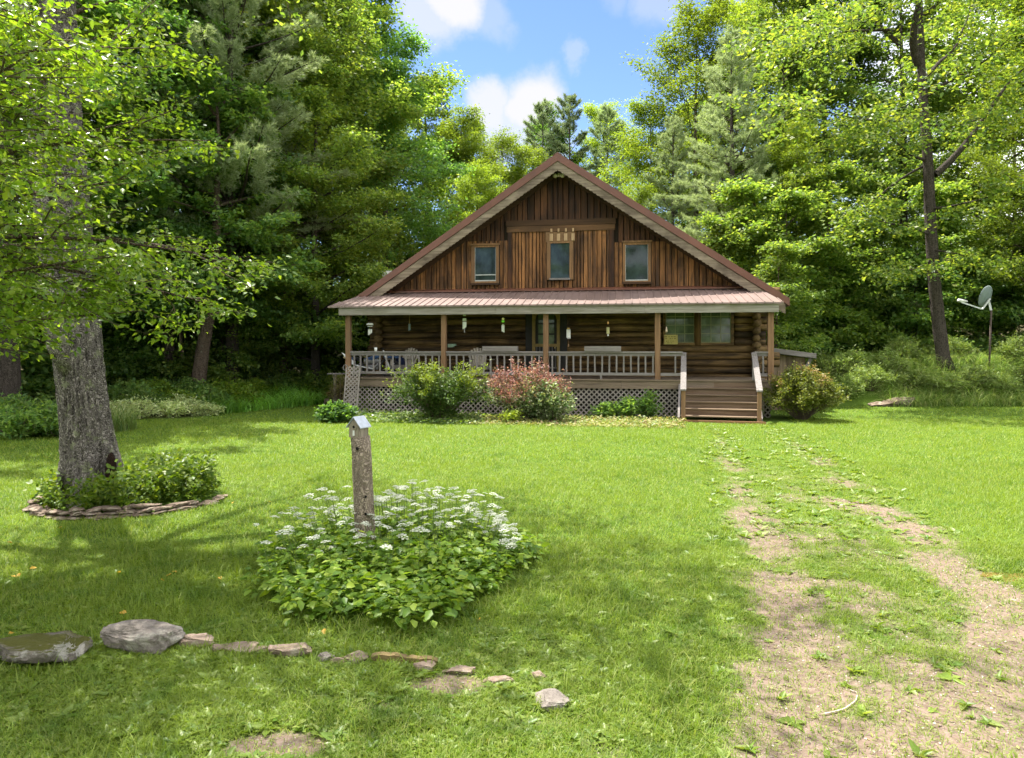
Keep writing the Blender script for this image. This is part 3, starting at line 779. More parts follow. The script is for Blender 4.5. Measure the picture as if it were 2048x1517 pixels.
# wind chimes
def chime(px, d, ztop, label, kind):
    s = sat(px, d); o = thing('wind_chime', label, 'wind chime', H(s, d, ztop), HR, 'wind chimes hanging along the porch')
    zb = lambda py: zat(py, s, d) - ztop
    if kind == 'shell':
        m = MB(); m.tube([(0, 0, 0), (0, 0, zb(648))], .006, 5); m.build('cord', BLACK, o)
        m = MB(); m.tube([(0, 0, zb(647)), (0, 0, zb(650.5))], [.10, .115], 14); m.build('cap', WHITE, o)
        for i in range(5):
            m = MB(); a = (i - 2) * .035; m.tube([(a, .01*(i % 2), zb(652)), (a, .01*(i % 2), zb(654))], .012, 6); m.build('bead', WHITE, o)
        for i in range(5):
            m = MB(); a = (i - 2) * .027; m.tube([(a, .015*(i % 2), zb(659)), (a, .015*(i % 2), zb(671 - 1.2*i))], .013, 7); m.build('chime_tube', WHITE, o)
    elif kind == 'bar':
        m = MB(); m.tube([(0, 0, 0), (0, 0, zb(648))], .012, 5); m.build('cord', YEL, o)
        for i in range(3):
            m = MB(); a = (i - 1) * .024; m.tube([(a, .01*(i % 2), zb(648)), (a, .01*(i % 2), zb(662 - i))], .010, 7); m.build('chime_tube', plain('teal_tube', (.20, .27, .27), .4, .5, .1), o)
    elif kind == 'house':
        m = MB(); m.box(-.04, .04, -.03, .03, -.06, 0); m.build('hook_block', plain('pale_green', (.35, .42, .25), .6, .3, .1), o)
        m = MB(); m.prism([(-.06, -.05, zb(642)), (.06, -.05, zb(642)), (.045, -.05, zb(637)), (-.045, -.05, zb(637))], (0, .1, 0)); m.build('cap', MATS['pale_green'], o)
        for i in range(5):
            m = MB(); a = (i - 2) * .024; m.tube([(a, .015*(i % 2), zb(644)), (a, .015*(i % 2), zb(659 - i*1.1))], .0115, 7); m.build('chime_tube', plain('pale_tube', (.62, .66, .56), .4, .5, .1), o)
        m = MB(); m.tube([(0, 0, zb(644)), (0, 0, zb(666))], .004, 5); m.build('cord', WHITE, o)
    elif kind == 'green':
        m = MB(); m.tube([(0, 0, 0), (0, 0, zb(636))], .004, 5); m.build('cord', BLACK, o)
        m = MB(); m.ball((0, 0, zb(638)), (.05, .05, .04), 10, 7); m.build('ball', plain('yellow_glass', (.55, .55, .20), .15, .6, .1), o, True)
        m = MB(); m.ball((0, 0, zb(643.3)), (.06, .06, .045), 10, 7); m.build('ball', plain('green_glass', (.16, .55, .03), .15, .6, .1), o, True)
        m = MB(); m.tube([(0, 0, zb(648.5)), (0, 0, zb(650))], .035, 10); m.build('cap', MATS['pale_green'], o)
        for i in range(4):
            m = MB(); a = (i - 1.5) * .022; m.tube([(a, .012*(i % 2), zb(651)), (a, .012*(i % 2), zb(663 + i))], .0095, 7); m.build('chime_tube', MATS['pale_tube'], o)
    elif kind == 'white':
        m = MB(); m.tube([(0, 0, 0), (0, 0, zb(656))], .004, 5); m.build('cord', BLACK, o)
        m = MB(); m.tube([(0, 0, zb(656)), (0, 0, zb(659))], .05, 10); m.build('cap', YEL, o)
        for i in range(4):
            m = MB(); a = (i - 1.5) * .03; m.tube([(a, .012*(i % 2), zb(659.5)), (a, .012*(i % 2), zb(676 + (i % 2)*2))], .0115, 7); m.build('chime_tube', WHITE, o)
        m = MB(); m.tube([(0, 0, zb(659)), (0, 0, zb(690))], .003, 4); m.tube([(0, 0, zb(688)), (0, 0, zb(694))], .02, 7); m.build('sail', POSTW, o)
    elif kind == 'amber':
        m = MB(); m.tube([(0, 0, 0), (0, 0, zb(652))], .004, 5); m.build('cord', BLACK, o)
        m = MB(); m.ball((0, 0, zb(646)), (.03, .03, .05), 8, 6); m.build('bead', plain('amber_glass', (.5, .26, .08), .2, .6, .1), o, True)
        for i in range(4):
            m = MB(); a = (i - 1.5) * .022; m.tube([(a, .012*(i % 2), zb(655)), (a, .012*(i % 2), zb(668))], .009, 7); m.build('chime_tube', plain('brass_tube', (.48, .45, .22), .35, .5, .1), o)
        m = MB(); m.ball((0, 0, zb(671)), .028, 8, 6); m.build('crystal', WHITE, o, True)
    elif kind == 'bell':
        m = MB(); m.tube([(0, 0, 0), (0, 0, zb(655))], .004, 5); m.build('cord', BLACK, o)
        m = MB(); m.tube([(0, 0, zb(654)), (0, 0, zb(661)), (0, 0, zb(665))], [.014, .03, .036], 10); m.build('bell', plain('pale_bell', (.45, .36, .25), .5, .4, .15), o, True)
    return o
chime(740, .5, 3.44, 'white shell wind chime hanging at the left end of the porch', 'shell')
chime(819, .9, 3.55, 'thin dull teal wind chime left of the second porch post', 'bar')
chime(929, .34, 3.30, 'pale green capped wind chime just right of the second porch post', 'house')
chime(1006, .34, 3.30, 'wind chime with yellow and bright green glass balls', 'green')
chime(1137, .34, 3.30, 'wind chime with long white tubes right of the door', 'white')
chime(1216, .34, 3.30, 'small brass wind chime with an amber bead and a crystal', 'amber')
chime(1333, .34, 3.30, 'small pale bell on a cord just right of the fourth post', 'bell')
# sign on the wall by the window; its lettering is too weathered to read in the photo
s = sat(1342, 2.25); z0, z1 = zat(689, s, 2.25), zat(670, s, 2.25)
o = thing('sign', 'yellow lettered sign board at the lower left of the porch window', 'sign', H(s, 2.25, z0), HR)
m = MB(); m.box(-.215, .215, -.012, .012, 0, z1 - z0); m.build('board', plain('sign_yellow', (.52, .43, .14), .6, .3, .12), o)
m = MB(); m.cur = 0; h = z1 - z0
for r_, (y, ws) in enumerate([(.80, [(-.165, .07), (-.06, .035), (.03, .045), (.115, .06)]), (.60, [(-.15, .05), (-.02, .035), (.045, .02), (.13, .05)]), (.33, [(-.11, .09), (.0, .03), (.07, .05)]), (.15, [(-.08, .06), (.02, .04)])]):
    for x, wd in ws:
        k = .018 if r_ < 2 else .012
        m.box(x - wd*.5, x - wd*.2, -.014, -.0125, y*h - k, y*h + k); m.box(x - wd*.1, x + wd*.5, -.0145, -.0128, y*h - k*.3, y*h + k*.5); m.box(x + wd*.15, x + wd*.3, -.0142, -.0126, y*h - k, y*h + k*.8)
m.build('lettering', plain('sign_ink', (.13, .10, .02), .7, .2, .1), o)
# pale green box on the wall, white pot on the rail
s = sat(904, 2.2); o = thing('wall_box', 'small pale green box on the log wall beside the second porch post', 'box', H(s, 2.24, zat(695, s, 2.2)), HR)
m = MB(); m.box(-.14, .07, -.1, .05, 0, .115); m.build('box', plain('sage_green', (.30, .42, .30), .6, .3, .1), o, bevel=.008)
m = MB(); m.box(.071, .14, -.08, .05, .05, .115); m.build('shelf', MATS['sage_green'], o)
s = sat(751.5, .29); o = thing('pot', 'small white pot standing on the porch railing', 'pot', H(s, .29, 2.142), HR)
m = MB(); m.tube([(0, 0, 0), (0, 0, .115), (0, 0, .116), (0, 0, .03)], [.040, .052, .044, .034], 14); m.build('bowl', WHITE, o, True)
# blue and white bike
o = thing('dirt_bike', 'blue and white motorbike parked behind the left end of the porch railing', 'motorbike', H(sat(742, 1.2), 1.15, 1.30), HR + R(14))
BLUE = plain('blue_plastic', (.012, .045, .13), .35, .5, .15)
for x in (-.52, .62):
    m = MB(); pts = [(x + .29*math.cos(a), 0, .29 + .29*math.sin(a)) for a in np.linspace(0, 2*math.pi, 25)]; m.tube(pts, .045, 7, False); wl = m.build('wheel', BLACK, o, True)
    m = MB()
    for k in range(9): a = k*math.pi*2/9; m.tube([(x, 0, .29), (x + .26*math.cos(a), 0, .29 + .26*math.sin(a))], .006, 4)
    m.tube([(x, -.06, .29), (x, .06, .29)], .04, 8); m.build('rim', SILVER, wl)
for y in (-.08, .08):
    m = MB(); m.tube([(.62, y, .29), (.42, y, .86)], .022, 8); m.build('fork', SILVER, o)
m = MB(); m.tube([(.42, -.34, .93), (.40, -.1, .88), (.40, .1, .88), (.42, .34, .93)], .014, 6); m.build('handlebar', BLACK, o)
m = MB(); m.prism([(-.2, -.09, .60), (.34, -.09, .76), (.32, -.09, .64), (.05, -.09, .52)], (0, .18, 0)); m.build('tank', BLUE, o, bevel=.02)
m = MB(); m.prism([(-.88, -.07, .72), (-.3, -.07, .62), (-.28, -.07, .56), (-.84, -.07, .67)], (0, .14, 0)); m.build('seat', BLACK, o, bevel=.015)
m = MB(); m.prism([(-.95, -.08, .80), (-.62, -.08, .62), (-.50, -.08, .42), (-.60, -.08, .40), (-.80, -.08, .6)], (0, .16, 0)); m.build('rear_fender', WHITE, o, bevel=.015)
m = MB(); m.prism([(-.80, -.095, .78), (-.58, -.095, .63), (-.50, -.095, .50), (-.62, -.095, .58)], (0, .19, 0)); m.build('side_panel', BLUE, o, bevel=.01)
m = MB(); m.prism([(.42, -.06, .62), (.95, -.06, .60), (.92, -.06, .66), (.45, -.06, .68)], (0, .12, 0)); m.build('front_fender', BLUE, o, bevel=.01)
m = MB(); m.tube([(-.1, 0, .3), (.2, 0, .3), (.3, 0, .5), (-.2, 0, .5)], .10, 8); m.build('engine', plain('engine_grey', (.16, .16, .16), .5, .5, .3), o)
m = MB(); m.tube([(.25, -.1, .42), (.1, -.13, .25), (-.4, -.13, .35), (-.75, -.12, .5)], .028, 8); m.build('exhaust', SILVER, o, True)
# dark blue bundle behind the railing
o = tag(MB().ball((0, 0, .33), (.32, .22, .36), 12, 8).build('covered_bundle', plain('navy_cloth', (.012, .02, .055), .75, .2, .4, 4.), None, True), 'dark navy covered bundle beside the bike on the porch', 'bundle')
o.location = H(sat(795, 1.7), 1.7, 1.30)
# trellis at the left porch corner
t0 = H(sat(699, -.35), -.35, .1)
o = thing('trellis', 'narrow weathered lattice trellis with a ring leaning at the left porch corner', 'trellis', t0, HR)
lattice(-.22, .22, 0, 1.58, 0, o, .13, .034, 'lattice_panel')
m = MB(); 
for x in (-.22, .22): m.box(x - .018, x + .018, -.012, .03, 0, 1.5)
m.build('frame', LATT, o)
m = MB(); pts = [(-.26 + .075*math.cos(a), .0, 1.52 + .085*math.sin(a)) for a in np.linspace(0, 2*math.pi, 19)]; m.tube(pts, .016, 6, False); m.build('ring', GREYZ, o, True)
o.rotation_euler = (R(-4), R(3), HR)
# post with a flat shelf left of the porch
p = Vector((-5.95, 23.4, 0)); p.z = gz1(p.x, p.y)
o = thing('shelf_post', 'weathered wooden post with a flat shelf on top left of the porch', 'post', p)
m = MB(); m.box(-.05, .05, -.05, .05, -.1, 1.16); m.build('post', GREYZ, o)
m = MB(); m.box(-.24, .42, -.16, .16, 1.16, 1.20); m.build('shelf', GREY, o)
# satellite dish
p = Vector((18.0, 26.1, 0)); p.z = gz1(p.x, p.y)
o = thing('satellite_dish', 'grey satellite dish on a rusty pole in the tall grass', 'satellite dish', p)
DG = plain('dish_grey', (.17, .21, .21), .5, .4, .1); RUST = plain('rusty_pole', (.075, .055, .045), .8, .3, .3, 12.)
zd = 2.25 - (620 - 696)/1390*26.1 - p.z
m = MB(); m.tube([(-.09, 0, -.2), (0, 0, zd)], .035, 8); m.build('pole', RUST, o, True)
m = MB(); n = 22; cx, cz = -.12, zd + .47
di = Vector((-.45, 1.0, .35)).normalized(); sv = di.cross(Vector((0, 0, 1))).normalized(); uv = sv.cross(di)
m.v.append(tuple(Vector((cx, 0, cz)))); rings = 6
for k in range(1, rings + 1):
    for q in range(n):
        a = 2*math.pi*q/n; rr = k / rings
        m.v.append(tuple(Vector((cx, 0, cz)) + sv*(.36*rr*math.cos(a)) + uv*(.43*rr*math.sin(a)) + di*(.10*rr*rr)))
for q in range(n): m.f.append((0, 1+q, 1+(q+1) % n)); m.mi.append(0)
for k in range(rings-1):
    for q in range(n): m.f.append((1+k*n+q, 1+(k+1)*n+q, 1+(k+1)*n+(q+1) % n, 1+k*n+(q+1) % n)); m.mi.append(0)
do = m.build('reflector', DG, o, True); sm = do.modifiers.new('thickness', 'SOLIDIFY'); sm.thickness = .012
m = MB(); m.beam((0, 0, zd - .02), (cx + .06, .05, zd + .35), .09, .07); m.beam((cx + .06, -.02, zd + .42), (-.42, -.12, zd + .02), .05, .05); m.build('bracket', SILVER, o)
e = Vector((-1.0, .2, zd + .3))
m = MB(); m.beam((-.42, -.12, zd + .02), e, .04, .05); m.build('feed_arm', SILVER, o)
m = MB(); m.tube([e + Vector((-.12, -.03, .06)), e + Vector((.05, 0, .05)), e + Vector((.24, .02, .03))], [.07, .055, .03], 10); m.build('receiver_head', WHITE, o, True)
# birdhouse on its post
bx, by = -1.535, 7.4; zg = gz1(bx, by); top_z = 2.25 - (873 - 696)/1390*by
pw = bark('old_post_wood', (.13, .10, .075), (.29, .235, .18), (.30, .30, .24), 9, .02, .72)
m = MB(); n = 9; pts = []; rad = []
for i in range(n):
    f = i/(n-1); z = zg - .15 + (top_z - zg + .15) * f
    pts.append((bx + .0 - .075*f, by, z)); rad.append(.112 - .012*f)
m.tube(pts, rad, 18, True, .06)
o = tag(m.build('wooden_post', pw, None, True), 'old round wooden post leaning among the white flowers', 'post')
for q, (zz, rr) in enumerate(((top_z - .115, .018), (top_z - .62, .012), (top_z - .8, .014))):
    f = (zz - zg) / (top_z - zg); xx = bx - .075*f + (-.02, .04, .03)[q]
    m = MB(); m.tube([(xx, by - .118, zz), (xx, by - .085, zz)], [rr, rr*.8], 10); m.build('knot_hole', DARK, o)
tx = bx - .075
o = thing('birdhouse', 'little wooden birdhouse with a tin roof on top of the post', 'birdhouse', (tx - .022, by, top_z - .005), R(-27))
BW = wood('birdhouse_wood', (.22, .17, .12), (.56, .48, .38), (.34, .27, .2), 2, 40, .18, stain=.5, stain_scale=6)
hw, hd, hh, rh = .068, .075, .13, .20
m = MB(); m.prism([(-hw, -hd, 0), (hw, -hd, 0), (hw, -hd, hh), (0, -hd, rh), (-hw, -hd, hh)], (0, .014, 0)); 
m.prism([(-hw, hd - .014, 0), (hw, hd - .014, 0), (hw, hd - .014, hh), (0, hd - .014, rh), (-hw, hd - .014, hh)], (0, .014, 0))
for sg in (-1, 1):
    m.box(sg*hw - .006, sg*hw + .006, -hd + .015, -.002, 0, hh - .004); m.box(sg*hw - .006, sg*hw + .006, .002, hd - .015, 0, hh - .004)
m.build('wall', BW, o)
for sg in (-1, 1):
    m = MB(); e = Vector((sg*.098, 0, hh - .03)); r0 = Vector((0, 0, rh + .012))
    a = sorted([r0, e], key=lambda q: q.x)
    m.hexa([(a[0].x, -hd - .016, a[0].z), (a[1].x, -hd - .016, a[1].z), (a[1].x, hd + .014, a[1].z), (a[0].x, hd + .014, a[0].z),
            (a[0].x, -hd - .016, a[0].z + .009), (a[1].x, -hd - .016, a[1].z + .009), (a[1].x, hd + .014, a[1].z + .009), (a[0].x, hd + .014, a[0].z + .009)])
    m.build('roof', plain('tin_roof', (.42, .45, .52), .4, .5, .2, 20.), o)
m = MB(); m.tube([(0, -hd - .008, .112), (0, -hd - .0005, .112)], .038, 18); m.build('entrance_ring', BW, o)
m = MB(); m.tube([(0, -hd - .010, .112), (0, -hd - .006, .112)], .015, 12); m.build('entrance_hole', DARK, o)
m = MB(); m.box(-.009, .009, -hd - .012, -hd - .001, .02, .075); m.build('perch', WHITE, o)
# ---------------------------------------------------------------- stones
def rock(name, label, cat, cx, cy, rx, ry, rz2, mat, seed, sink=.3, flat=.0, group=None, rot=0., parent=None, z=None, sub=2, rough=.16):
    r = np.random.default_rng(seed); bm_ = bmesh.new(); bmesh.ops.create_icosphere(bm_, subdivisions=sub + 2, radius=1)
    pl = unit(r.normal(size=(14, 3)) * np.array([1, 1, .9])); ds = r.uniform(.55, .88, 14); ns = r.normal(size=(10, 3)); ph = r.uniform(0, 6, 10); fq = r.uniform(2.5, 9, 10)
    for v in bm_.verts:
        p = np.array(v.co); p = np.sign(p) * np.abs(p)**.62
        for a, d in zip(pl, ds):
            k = p @ a
            if k > d: p = p - a * (k - d) * .96
        q = np.array(v.co)
        p = p * (1 + .05 * sum(math.sin(q @ n_ * f_ + w_) / (f_*.35) for n_, w_, f_ in zip(ns, ph, fq))) + r.normal(size=3) * .010
        v.co = (p[0]*rx, p[1]*ry, p[2]*rz2 if p[2] > 0 else p[2]*rz2*.7)
    me = bpy.data.meshes.new(name); bm_.to_mesh(me); bm_.free(); me.materials.append(mat)
    o = bpy.data.objects.new(name, me); C.objects.link(o)
    o.location = (cx, cy, (gz1(cx, cy) if z is None else z) + rz2*(1 - sink) - rz2*.35); o.rotation_euler = (r.uniform(-.06, .06), r.uniform(-.06, .06), rot)
    if label: tag(o, label, cat, group)
    return o
import bmesh
ST1 = stonemat('grey_stone', (.10, .085, .072), (.26, .225, .195), (.32, .30, .25))
ST2 = stonemat('mossy_stone', (.085, .072, .062), (.23, .20, .17), (.40, .38, .34), (.065, .065, .012), .40)
ST3 = stonemat('tan_stone', (.15, .105, .08), (.33, .255, .195), (.34, .30, .24))
SLATE = stonemat('edging_slate', (.08, .055, .042), (.22, .165, .125), (.27, .23, .18))
Yb = lambda py: 2.25 * 1390 / (py - 696)
Xb = lambda px, y: (px - 1024) / 1390 * y
def rk(name, label, px, py, wpx, hpx, mat, seed, dep=.8, grp='stones of the low edging across the lawn', **k):
    y = Yb(py); wd = wpx / 1390 * y / 2; ht = hpx / 1390 * y
    cy = y + wd*dep
    return rock(name, label, 'rock', Xb(px, cy), cy, wd, wd*dep, ht*.52, mat, seed, group=grp, **k)
rk('boulder', 'large mossy boulder with white lichen at the left end of the stone edging', 66, 1342, 225, 80, ST2, 31, .55, sub=3)
rk('boulder', 'biggest grey boulder with a flat top in the stone edging', 268, 1316, 172, 70, ST1, 5, .5, sub=3, rot=.1)
rk('rock', 'flat tan stone just right of the biggest boulder', 390, 1302, 92, 34, ST3, 8, .5)
rk('rock', 'small half buried tan stone left of the pointed stone in the edging', 474, 1312, 76, 24, ST3, 9, .6)
rk('rock', 'tiny tan stone between two low stones of the edging', 524, 1312, 50, 18, ST3, 10, .6)
rk('rock', 'low tan stone with a pointed top in the middle of the edging', 588, 1324, 104, 34, ST3, 12, .5)
rk('rock', 'smooth rounded grey stone in the edging', 650, 1332, 54, 24, ST1, 15, .6)
rk('rock', 'small dark tan stone left of the long thin slab', 706, 1336, 60, 28, ST3, 17, .7)
rk('rock', 'tan stone at the right end of the long thin slab', 850, 1350, 70, 26, ST3, 18, .6)
rk('rock', 'small tan stone right of the gravelly patch', 1004, 1372, 64, 20, ST3, 21, .6)
rk('rock', 'small pinkish stone in the lawn above the grey slab', 1076, 1360, 36, 20, ST3, 22, .7)
rk('rock', 'flat grey slab half sunk in the lawn by the drive', 1108, 1428, 92, 34, ST1, 24, .8)
rk('rock', 'small tan stone touching the right end of the flat tan stone', 436, 1308, 44, 20, ST3, 71, .6)
rk('rock', 'low tan stone wedged left of the pointed edging stone', 553, 1319, 36, 18, ST3, 72, .7)
rk('rock', 'low tan stone between the smooth grey one and the small dark one', 679, 1336, 36, 18, ST3, 73, .7)
rk('rock', 'tan stone lying on the far edge of the gravelly patch', 925, 1352, 74, 18, ST3, 74, .5)
# long thin slab standing on edge
y = Yb(1336); m = MB(); pts = []
xs = np.linspace(Xb(738, y), Xb(874, y), 12); tops = [.05, .062, .066, .06, .066, .058, .05, .052, .045, .052, .05, .035]
for i in range(11):
    k = (i*.004)
    m.hexa([(xs[i], y + .05 - k, -.1), (xs[i+1], y + .05 - k, -.1), (xs[i+1], y + .12 - k, -.1), (xs[i], y + .12 - k, -.1),
            (xs[i], y + .055 - k, tops[i]), (xs[i+1], y + .055 - k, tops[i+1]), (xs[i+1], y + .11 - k, tops[i+1]), (xs[i], y + .11 - k, tops[i])])
o = m.build('stone_slab', wood('slab_brown', (.12, .08, .035), (.32, .23, .10), (.2, .15, .08), 0, 20, .02))
bm_ = bmesh.new(); bm_.from_mesh(o.data); bmesh.ops.remove_doubles(bm_, verts=bm_.verts, dist=2e-3); bm_.to_mesh(o.data); bm_.free()
o.location.z = gz1(xs[5], y); tag(o, 'long thin brown slab set on edge in the stone edging', 'stone slab', 'stones of the low edging across the lawn')
for px, py, w_, h_, sd_, lab in ((1752, 806, 40, 12, 41, 'small tan rock at the left end of the dark ledge by the bank'), (1795, 808, 84, 24, 42, 'dark ledge rock at the foot of the grassy bank')):
    y = 24.3; rock('rock', lab, 'rock', Xb(px, y), y, w_/1390*y/2, .28, h_/1390*y*.5, ST3 if sd_ == 41 else SLATE, sd_)
rock('rock', 'rounded pale rock above the weeds in front of the wood', 'rock', Xb(1787, 28.5), 28.5, .28, .25, .30, ST1, 43)
for i, (px, py, w_, lab) in enumerate(((655, 800, 26, 'pale pink stone left of the porch, farther left of two'), (690, 797, 34, 'pale pink stone beside the trellis foot'))):
    y = 25.5; rock('rock', lab, 'rock', Xb(px, y), y, w_/1390*y/2, .2, .16, ST3, 51 + i)
# stacked flat stones round the big tree
RX, RY, RA, RB = -5.55, 10.15, 1.28, 1.02
rr = random.Random(5)
for lay in range(3):
    n = 22 - lay
    for i in range(n):
        a = -math.pi*1.06 + (math.pi*1.14) * (i + (.5 if lay % 2 else 0) + rr.uniform(-.15, .15)) / n
        if lay == 2 and (rr.random() < .45 or a > -.9): continue
        if lay == 1 and a > -.35: continue
        x = RX + (RA - .03*lay) * math.cos(a); y = RY + (RB - .03*lay) * math.sin(a)
        o = rock('edging_stone', 'flat brown stone stacked in the low ring round the big tree', 'stone', x, y, rr.uniform(.11, .20), rr.uniform(.08, .12), rr.uniform(.028, .04), SLATE, 100 + lay*40 + i,
                 group='flat stones ringing the big tree', rot=a + math.pi/2 + rr.uniform(-.2, .2), z=gz1(x, y) + .0 + .048*lay, sink=.1, sub=1)
# puddle
y = 6.9; m = MB(); pts = []
for i in range(28):
    a = 2*math.pi*i/28; k = 1 + .22*math.sin(3*a + 1) + .12*math.sin(7*a)
    x_, y_ = 5.02 + 0.34*k*math.cos(a), y + .15*k*math.sin(a); pts.append((x_, y_, 0))
zz = gz1(5.02, 6.9) + .022
m.prism([(a, b, zz) for a, b, _ in pts], (0, 0, -.03)); 
t = NT('puddle_water'); t.done(t.bsdf((.16, .10, .035), .06, .6))
tag(m.build('puddle', MATS['puddle_water']), kind='structure')
# curved pale twig on the drive
m = MB(); pts = []
for i in range(14):
    f = i/13; px = np.interp(f, [0, .35, .6, .8, 1], [1648, 1690, 1712, 1716, 1700]); py = np.interp(f, [0, .35, .6, .8, 1], [1421, 1415, 1402, 1388, 1380])
    yy = Yb(py); xx = Xb(px, yy); pts.append((xx, yy, gz1(xx, yy) + .012))
tag(m.tube(pts, [.006 - .003*i/13 for i in range(14)], 6).build('twig', plain('dry_twig', (.5, .42, .36), .8, .2, .15), None, True), 'curved pale dry twig lying on the dirt drive', 'twig')
y = Yb(1222); tag(m and MB().ball((0, 0, 0), (.028, .02, .014), 7, 5).build('wood_chip', SLATE), 'small dark chip lying at the left edge of the drive', 'chip').location = (Xb(1500, y), y, gz1(Xb(1500, y), y) + .012)
# ---------------------------------------------------------------- foliage materials
LF_MAPLE = leafmat('maple_leaf', [(0.078, 0.137, 0.032), (0.125, 0.207, 0.048), (0.172, 0.254, 0.053), (0.252, 0.303, 0.071)], .54)
LF_DARK = leafmat('dark_leaf', [(0.061, 0.143, 0.042), (0.105, 0.206, 0.056), (0.151, 0.267, 0.062)], .54)
LF_LIME = leafmat('lime_leaf', [(0.115, 0.184, 0.023), (0.172, 0.247, 0.030), (0.241, 0.305, 0.046)], .54)
LF_OAK = leafmat('oak_leaf', [(0.066, 0.126, 0.036), (0.116, 0.189, 0.044), (0.182, 0.252, 0.050), (0.264, 0.301, 0.062)], .54, .42, .45)
LF_APPLE = leafmat('apple_leaf', [(0.093, 0.159, 0.021), (0.146, 0.218, 0.026), (0.198, 0.265, 0.032), (0.265, 0.305, 0.046)], .52, .34, .8, (1.3, 1.45, .45))
LF_PINE = leafmat('pine_needle', [(0.187, 0.245, 0.122), (0.273, 0.338, 0.179), (0.374, 0.431, 0.259)], .42, .5, .3, (1.2, 1.2, .75))
LF_PINED = leafmat('far_pine_needle', [(0.138, 0.207, 0.103), (0.230, 0.298, 0.161), (0.321, 0.390, 0.207)], .4, .55, .25, (1.2, 1.2, .7))
LF_UNDER = leafmat('understory_leaf', [(0.065, 0.139, 0.041), (0.109, 0.209, 0.055), (0.166, 0.270, 0.064), (0.238, 0.330, 0.090)], .54)
LF_YEW = leafmat('yew_leaf', [(0.046, 0.098, 0.021), (0.081, 0.149, 0.025), (0.138, 0.207, 0.034)], .3, .5)
LF_YEWT = leafmat('yew_tip', [(.14, .21, .022), (.24, .29, .035)], .38, .5)
LF_RED = leafmat('barberry_leaf', [(.12, .045, .042), (.30, .13, .115), (.42, .26, .20), (.20, .19, .07)], .38, .5, .3, (1.2, .9, .7))
LF_VAR = leafmat('variegated_leaf', [(.07, .14, .035), (.10, .18, .05), (.45, .48, .30), (.13, .19, .05)], .3, .45)
LF_SPIREA = leafmat('spirea_leaf', [(.10, .15, .022), (.17, .21, .035), (.26, .28, .06), (.15, .19, .03)], .4, .5)
LF_SPIRO = leafmat('spirea_orange_tip', [(.36, .22, .09), (.40, .30, .12), (.24, .25, .06)], .35, .5, .3, (1.2, .9, .5))
LF_GOUT = leafmat('goutweed_leaf', [(0.075, 0.149, 0.016), (0.115, 0.201, 0.021), (0.161, 0.247, 0.025), (0.241, 0.310, 0.034)], .44, .45, .35)
LF_FLOWER = leafmat('white_umbel', [(.38, .41, .30), (.56, .58, .48)], .25, .6, .2, (1, 1, .9))
LF_GRASS = leafmat('grass_blade', [(0.080, 0.140, 0.013), (0.117, 0.190, 0.016), (0.175, 0.250, 0.023), (0.286, 0.300, 0.091)], .42, .5, .3, (1.35, 1.35, .5), patch=((.17, .235, .026), (.07, .145, .016)))
LF_TALL = leafmat('tall_grass', [(0.092, 0.175, 0.037), (0.151, 0.250, 0.049), (0.233, 0.316, 0.083), (0.367, 0.384, 0.167)], .4, .5, .3, (1.3, 1.3, .6))
LF_WEED = leafmat('weed_leaf', [(.09, .17, .02), (.13, .21, .026), (.18, .25, .04), (.24, .29, .08)], .36, .42, .4)
LF_LITTER = leafmat('dry_leaf', [(.17, .12, .07), (.28, .22, .12), (.24, .25, .08), (.18, .20, .05)], .2, .7, .2)
LF_IVY = leafmat('groundcover_leaf', [(.05, .11, .03), (.08, .15, .035), (.26, .31, .14), (.10, .17, .03)], .3, .4, .4)
LF_YELL = leafmat('yellow_groundcover', [(.16, .19, .05), (.26, .25, .09), (.13, .19, .04), (.30, .23, .12)], .3, .5)
BK_GREY = bark('grey_bark', (.04, .032, .028), (.26, .23, .205), (.30, .31, .19), 9, .06, .55)
BK_BROWN = bark('brown_bark', (.05, .036, .027), (.17, .125, .095), (.30, .31, .22), 10, .04, .64)
BK_DARK = bark('dark_bark', (.028, .022, .018), (.085, .07, .058), None, 9, .03)
BK_TWIG = plain('twig_bark', (.11, .085, .062), .9, .15, .35, 14.)
HOLLOW = bark('hollow_shade_wood', (.006, .004, .003), (.035, .017, .010), None, 9, .05)  # dark brown wood, near black for the shade inside the hollow

def bent(p0, d0, ln, n, r, up=.0, wob=.12):
    """a limb: list of points starting along d0, bending towards up"""
    p = np.array(p0, float); d = np.array(d0, float); d /= np.linalg.norm(d); out = [p.copy()]
    for i in range(n):
        d = d + r.normal(size=3)*wob + np.array([0, 0, up])/n; d /= np.linalg.norm(d); p = p + d*ln/n; out.append(p.copy())
    return np.array(out)
def along(path, f):
    k = f*(len(path)-1); i = min(int(k), len(path)-2); return path[i] + (path[i+1]-path[i])*(k-i), unit(path[i+1]-path[i])
def spray(tw, n, size, r, spread=.13, flat=.6, upb=1.0, wid=.62, droop=.25, tmin=.12):
    """n leaves along twig segments tw (m,2,3)"""
    i = r.integers(0, len(tw), n); t = r.uniform(tmin, 1.02, n)[:, None]
    a = tw[i, 0]; b = tw[i, 1]; P = a + (b-a)*t + r.normal(size=(n, 3)) * spread * np.array([1, 1, flat])
    D = unit(b-a)*.6 + r.normal(size=(n, 3))*.75; D[:, 2] = D[:, 2]*.5 - droop
    Nn = r.normal(size=(n, 3))*.55; Nn[:, 2] += upb
    Ln = size * r.uniform(.6, 1.25, n)
    return P, D, unit(Nn), Ln, Ln*wid
def cross_dirs(d, r):
    h = np.cross(d, [0, 0, 1.]); h = h / max(np.linalg.norm(h), 1e-6); return h

